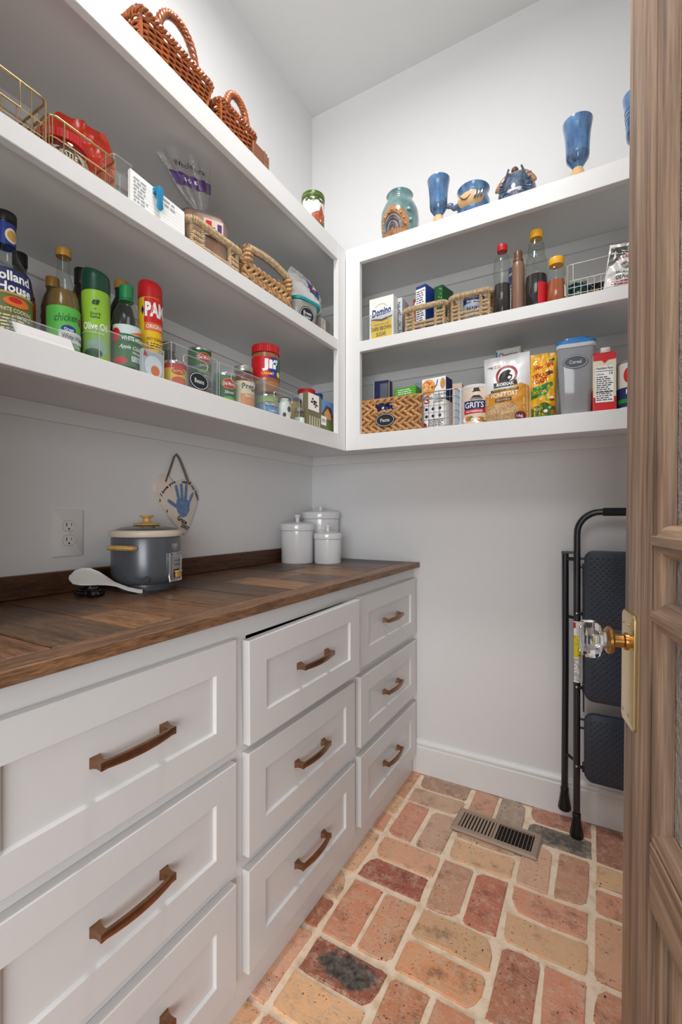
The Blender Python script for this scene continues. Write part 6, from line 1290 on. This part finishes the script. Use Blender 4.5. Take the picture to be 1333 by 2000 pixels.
for k_ in range(3):
    for j in range(2): decal('icon', t, NAVY, oval(-0.028 + 0.026 * k_, 0.072 - 0.026 * j, 0.006, 0.006, 10), sf, 0.0007, 1, 10)
decal('tomato_print', t, REDP, oval(-0.040, 0.012, 0.014, 0.012, 14), sf, 0.0007); small_print(t, INK, -0.02, 0.04, 0.010, 0.034, 4, sf, 49); band('navy_side', t, NAVY, -0.030, 0.030, 0.10, 0.184, lambda x, z, o: (0.047 + o, x, z), 0.0005, 1, 1)
t, sf = carton('tan_carton', 'small tan and blue carton behind the broth box', 'box', (0.800, -0.238, L1 + 0.004), radians(6), 0.034, 0.060, 0.160, mat('carton_tan', (206, 176, 156), 0.5)); band('pale_front', t, mat('pale_blue', (192, 206, 222), 0.5), -0.012, 0.016, 0.004, 0.140, sf, 0.0005, 1, 1)

r = 0.053
t = thing('grits_canister', 'round cardboard grits canister with blue and red label', 'canister', (0.868, -0.248, L1), radians(12))
O('can_body', lathe([(0.0001, 0), (r * 0.98, 0), (r, 0.002), (r, 0.136), (r * 0.985, 0.139), (0.0001, 0.139)], 44), mat('grits_cream', (222, 204, 184), 0.5, var=0.05, vs=30), t); O('lid', lathe([(r * 1.012, 0.132), (r * 1.012, 0.141), (r * 0.97, 0.1435), (r * 0.9, 0.1415), (0.0001, 0.1405)], 44), mat('lid_clear_white', (220, 220, 218), 0.25), t)
sf = cyl(r); fl = band('navy_field', t, NAVY, -0.046, 0.030, 0.056, 0.086, sf, 0.0005, 20, 1); text('GRITS', fl, WHITEP, -0.008, 0.071, 0.066, 0.020, sf, 0.0010, bold=0.012); fl = decal('red_ribbon', t, mat('ribbon_red', (196, 26, 44), 0.4), [(-0.046, 0.040), (0.042, 0.044), (0.042, 0.058), (-0.046, 0.055)], sf, 0.0007, 4, 40); text('OLD FASHIONED', fl, WHITEP, -0.008, 0.049, 0.058, 0.007, sf, 0.0012)
hd = decal('portrait_face', t, CREAM, oval(0.0, 0.110, 0.009, 0.010, 16), sf, 0.0006); decal('portrait_hat', hd, INK, [(-0.015, 0.116), (0.015, 0.118), (0.010, 0.122), (0.009, 0.130), (-0.009, 0.130), (-0.010, 0.121)], sf, 0.0010, 2, 20); decal('portrait_coat', hd, INK, [(-0.018, 0.096), (0.018, 0.096), (0.010, 0.104), (-0.010, 0.104)], sf, 0.0010, 2, 20)
text('QUAKER', t, INK, 0.0, 0.0915, 0.044, 0.008, sf, 0.0008, bold=0.02); R = random.Random(12)
for k_ in range(9): decal('food_picture', t, [WHITEP, ORANGE, mat('herb', (120, 126, 70), 0.5), CREAM][k_ % 4], oval(-0.042 + 0.011 * k_, 0.022 + R.uniform(-.006, .006), 0.011, 0.009, 12), sf, 0.0005 + 0.0001 * k_, 1, 12)
t, sf = carton('cereal_box', 'pale cereal box standing at the back, top showing above the granola bag', 'box', (0.962, -0.128, L1), radians(-5), 0.088, 0.050, 0.300, mat('cheer_cream', (224, 214, 186), 0.5)); band('white_front', t, PAPER, -0.038, 0.040, 0.15, 0.296, sf, 0.0004, 1, 1); text('Cheerios', t, INK, 0.0, 0.276, 0.066, 0.020, sf, 0.0008, bold=0.01); small_print(t, INK, -0.034, 0.034, 0.215, 0.256, 5, sf, 50)
band('blue_edge', t, mat('edge_blue', (60, 150, 200), 0.5), -0.044, -0.038, 0.15, 0.292, sf, 0.0004, 1, 1)

mb, sf = bag_shape(0.150, 0.232, 0.080, 91, 0.10, wob=0.002, power=4)
t = thing('granola_bag', 'standing white and gold bag of honey oat granola with bear emblem', 'bag', (0.980, -0.275, L1), radians(-3)); o = O('bag_body', mb, mat('kodiak_white', (222, 222, 224), 0.35, coat=0.1), t, smooth=60); o.rotation_euler = (0, radians(-1.5), 0)
fl = decal('gold_field', o, mat('kodiak_gold', (204, 138, 28), 0.4), [(-0.071, 0.004), (0.071, 0.004), (0.073, 0.112), (0.050, 0.124), (0.0, 0.105), (-0.073, 0.100)], sf, 0.0006, 8, 60)
decal('oat_window', o, mat('granola', (196, 160, 118), 0.7, var=0.45, vs=260, bmp=0.9, bs=260), [(-0.068, 0.006), (0.048, 0.006), (0.040, 0.040), (0.020, 0.062), (-0.030, 0.064), (-0.066, 0.052)], sf, 0.0011, 8, 60)
em = decal('emblem_ring', o, mat('emblem_red', (156, 42, 36), 0.45), oval(0.004, 0.158, 0.036, 0.036, 36), sf, 0.0007, 5, 40); decal('emblem_core', em, WHITEP, oval(0.004, 0.156, 0.028, 0.028, 30), sf, 0.0011)
decal('bear_head', em, BLACK, [(-0.018, 0.136), (0.006, 0.132), (0.022, 0.142), (0.024, 0.154), (0.014, 0.160), (0.020, 0.170), (0.010, 0.178), (-0.006, 0.174), (-0.016, 0.166), (-0.022, 0.152)], sf, 0.0015, 4, 36); decal('bear_muzzle', em, WHITEP, oval(0.014, 0.148, 0.006, 0.005, 10), sf, 0.0019, 1, 10)
nb = decal('name_banner', o, mat('banner_black', (40, 38, 38), 0.5), [(-0.036, 0.116), (0.040, 0.120), (0.038, 0.136), (-0.036, 0.134)], sf, 0.0019, 4, 40); text('KODIAK', nb, WHITEP, 0.002, 0.1265, 0.056, 0.012, sf, 0.0024, bold=0.03)
bb = decal('black_strip', o, BLACK, rect(-0.046, 0.044, 0.103, 0.110), sf, 0.0016, 4, 40); text('PROTEIN PACKED', bb, YEL, 0.0, 0.1065, 0.080, 0.0045, sf, 0.0022); text('HONEY OAT', o, WHITEP, -0.002, 0.091, 0.086, 0.016, sf, 0.0016, bold=0.02); gp = decal('pill', o, BROWNP, rect(-0.032, 0.022, 0.068, 0.079), sf, 0.0016, 3, 30); text('GRANOLA', gp, CREAM, -0.005, 0.0735, 0.044, 0.007, sf, 0.0021)
text('16g', o, BROWNP, -0.052, 0.196, 0.018, 0.010, sf, 0.0008); small_print(o, GOLDP, -0.040, -0.014, 0.190, 0.202, 2, sf, 51); pc_ = decal('protein_badge', o, mat('badge_maroon', (116, 24, 44), 0.4), oval(0.046, 0.014, 0.017, 0.014, 20), sf, 0.0022); text('16g', pc_, WHITEP, 0.044, 0.014, 0.018, 0.011, sf, 0.0027)
decal('tear_mark', o, GOLDP, rect(0.000, 0.002, 0.206, 0.212), sf, 0.0008, 1, 8)

mb, sf = bag_shape(0.078, 0.218, 0.055, 95, 0.10, wob=0.004)
t = thing('crouton_bag', 'glossy yellow bag of croutons with green stripe and salad picture', 'bag', (1.090, -0.275, L1), radians(4)); o = O('bag_body', mb, mat('crouton_yellow', (236, 176, 30), 0.22, coat=0.5), t, smooth=60)
text('New York', o, REDP, 0.002, 0.176, 0.062, 0.018, sf, 0.0008, bold=0.03, slant=0.2, rot=0.22); decal('flag_green', o, GREENP, [(0.018, 0.186), (0.034, 0.192), (0.034, 0.200), (0.018, 0.194)], sf, 0.0007, 2, 12); decal('crouton', o, BROWNP, oval(0.018, 0.150, 0.012, 0.008, 12), sf, 0.0007)
text('TEXAS', o, REDP, -0.010, 0.142, 0.048, 0.015, sf, 0.0009, bold=0.03, rot=0.12); text('TOAST', o, REDP, -0.010, 0.124, 0.048, 0.015, sf, 0.0009, bold=0.03, rot=0.12); gs = decal('green_stripe', o, mat('stripe_green', (36, 132, 56), 0.4), [(-0.036, 0.066), (0.006, 0.074), (0.030, 0.108), (0.028, 0.118), (-0.036, 0.102)], sf, 0.0007, 4, 40); text('CROUTONS', gs, YEL, -0.010, 0.086, 0.044, 0.011, sf, 0.0013, bold=0.02, rot=0.18); R = random.Random(15)
decal('salad', o, mat('salad_green', (70, 112, 40), 0.45, var=0.5, vs=120), [(-0.036, 0.004), (0.036, 0.004), (0.036, 0.040), (0.0, 0.052), (-0.036, 0.036)], sf, 0.0006, 5, 40)
for k_ in range(8): decal('salad_bit', o, [REDP, ORANGE, WHITEP, LGREEN][k_ % 4], oval(R.uniform(-.01, .032), R.uniform(.02, .066), R.uniform(.004, .009), R.uniform(.003, .008), 10), sf, 0.0010 + k_ * 0.0001, 1, 10)

CLR = clear('cereal_plastic', (226, 228, 232), 1.2, 0.50, (196, 198, 204), rough=0.08)
t = thing('cereal_container', 'tall clear cereal container with blue lid and grey oval Cereal label', 'container', (1.183, -0.265, L1), radians(6))
O('container_body', loft([(0.082, 0.066, 0.014, 0.0), (0.086, 0.070, 0.015, 0.003), (0.106, 0.086, 0.018, 0.190), (0.110, 0.090, 0.020, 0.205), (0.110, 0.090, 0.020, 0.215)]), CLR, t); O('contents', loft([(0.080, 0.064, 0.013, 0.002), (0.088, 0.072, 0.014, 0.085)]), mat('flakes', (160, 140, 126), 0.8, var=0.3, vs=90), t)
O('lid_base', loft([(0.113, 0.093, 0.022, 0.212), (0.114, 0.094, 0.022, 0.214), (0.114, 0.094, 0.022, 0.224)]), mat('lid_translucent', (196, 200, 204), 0.3), t)
lo = O('lid', loft([(0.115, 0.095, 0.024, 0.224), (0.115, 0.095, 0.024, 0.233), (0.098, 0.080, 0.024, 0.238), (0.084, 0.068, 0.02, 0.239), (0.080, 0.064, 0.02, 0.246)]), mat('lid_blue', (28, 116, 186), 0.35), t); O('lid_tab', MB().prism(rrect(0.034, 0.016, 0.007), 0.246, 0.250, 0.001, 1), mat('lid_blue', (28, 116, 186), 0.35), lo)
sf = lambda x, z, o: (x, -(0.035 + (z - 0.003) / 0.187 * 0.008) - o - 0.0004, z); a = oval_label(t, sf, 'Cereal', -0.002, 0.166, 0.036, 0.021)
a.data.materials[0] = mat('oval_slate', (72, 80, 90), 0.45)
band('blue_back_box', t, NAVY, -0.050, -0.046, 0.0, 0.10, flat(0.0), 0.0, 1, 1) if False else None

t, sf = carton('broth_carton', 'red and cream broth carton with nutrition facts panel and white cap', 'carton', (1.262, -0.278, L1), radians(5), 0.062, 0.060, 0.176, mat('broth_cream', (226, 214, 190), 0.45))
RC = mat('broth_red', (204, 32, 38), 0.4); band('red_foot', t, RC, -0.0305, 0.0305, 0.001, 0.046, sf, 0.0004, 1, 1); band('red_side', t, RC, -0.030, 0.030, 0.0, 0.070, lambda x, z, o: (-0.031 - o, -x, z), 0.0004, 1, 1)
nf = band('facts_panel', t, WHITEP, -0.024, 0.024, 0.030, 0.140, sf, 0.0008, 1, 1); text('Nutrition Facts', nf, INK, 0.0, 0.134, 0.044, 0.008, sf, 0.0012, bold=0.02); text('Calories', nf, INK, -0.012, 0.116, 0.020, 0.006, sf, 0.0012); text('10', nf, INK, 0.017, 0.117, 0.009, 0.008, sf, 0.0012, bold=0.02); small_print(nf, INK, -0.022, 0.022, 0.034, 0.110, 12, sf, 52, 0.0012)
for z in (0.124, 0.060): band('facts_rule', nf, BLACK, -0.023, 0.023, z, z + 0.0015, sf, 0.0013, 1, 1)
mb = MB(); mb.v = [(-0.031, -0.030, 0.176), (0.031, -0.030, 0.176), (0.031, 0.030, 0.176), (-0.031, 0.030, 0.176), (-0.029, 0.0, 0.192), (0.029, 0.0, 0.192), (-0.029, 0.030, 0.188), (0.029, 0.030, 0.188)]; mb.f = [(0, 1, 5, 4), (4, 5, 7, 6), (2, 3, 6, 7), (1, 2, 7, 5), (3, 0, 4, 6)]
O('gable_top', mb, RC, t, smooth=0); decal('red_yoke', t, RC, [(-0.0305, 0.175), (0.0305, 0.175), (0.0305, 0.160), (0.010, 0.158), (0.0, 0.148), (-0.008, 0.158), (-0.0305, 0.158)], sf, 0.0006, 3, 40)
cp_ = cap(t, WHITEP, 0.0135, 0.0, 0.014, 22); cp_.location = (0.004, -0.008, 0.188); cp_.rotation_euler = (radians(20), 0, 0)
r = 0.042
t, sf = can('sauce_tub', 'round white and blue tub half hidden behind the door edge', (1.338, -0.268, L1), radians(12), r, 0.148, mat('tub_cream', (214, 208, 202), 0.45), group=None, cat='tub')
band('navy_field', t, NAVY, -0.10, 0.10, 0.010, 0.068, sf, 0.0006, 40, 1); band('green_stripe', t, mat('stripe_green', (36, 132, 56), 0.4), -0.10, 0.10, 0.022, 0.034, sf, 0.0009, 40, 1); decal('red_fruit', t, REDP, oval(-0.022, 0.104, 0.012, 0.022, 14), sf, 0.0007); decal('green_seal', t, GREENP, oval(-0.010, 0.116, 0.010, 0.013, 14), sf, 0.0010); text('R', t, WHITEP, -0.022, 0.055, 0.010, 0.014, sf, 0.0010)
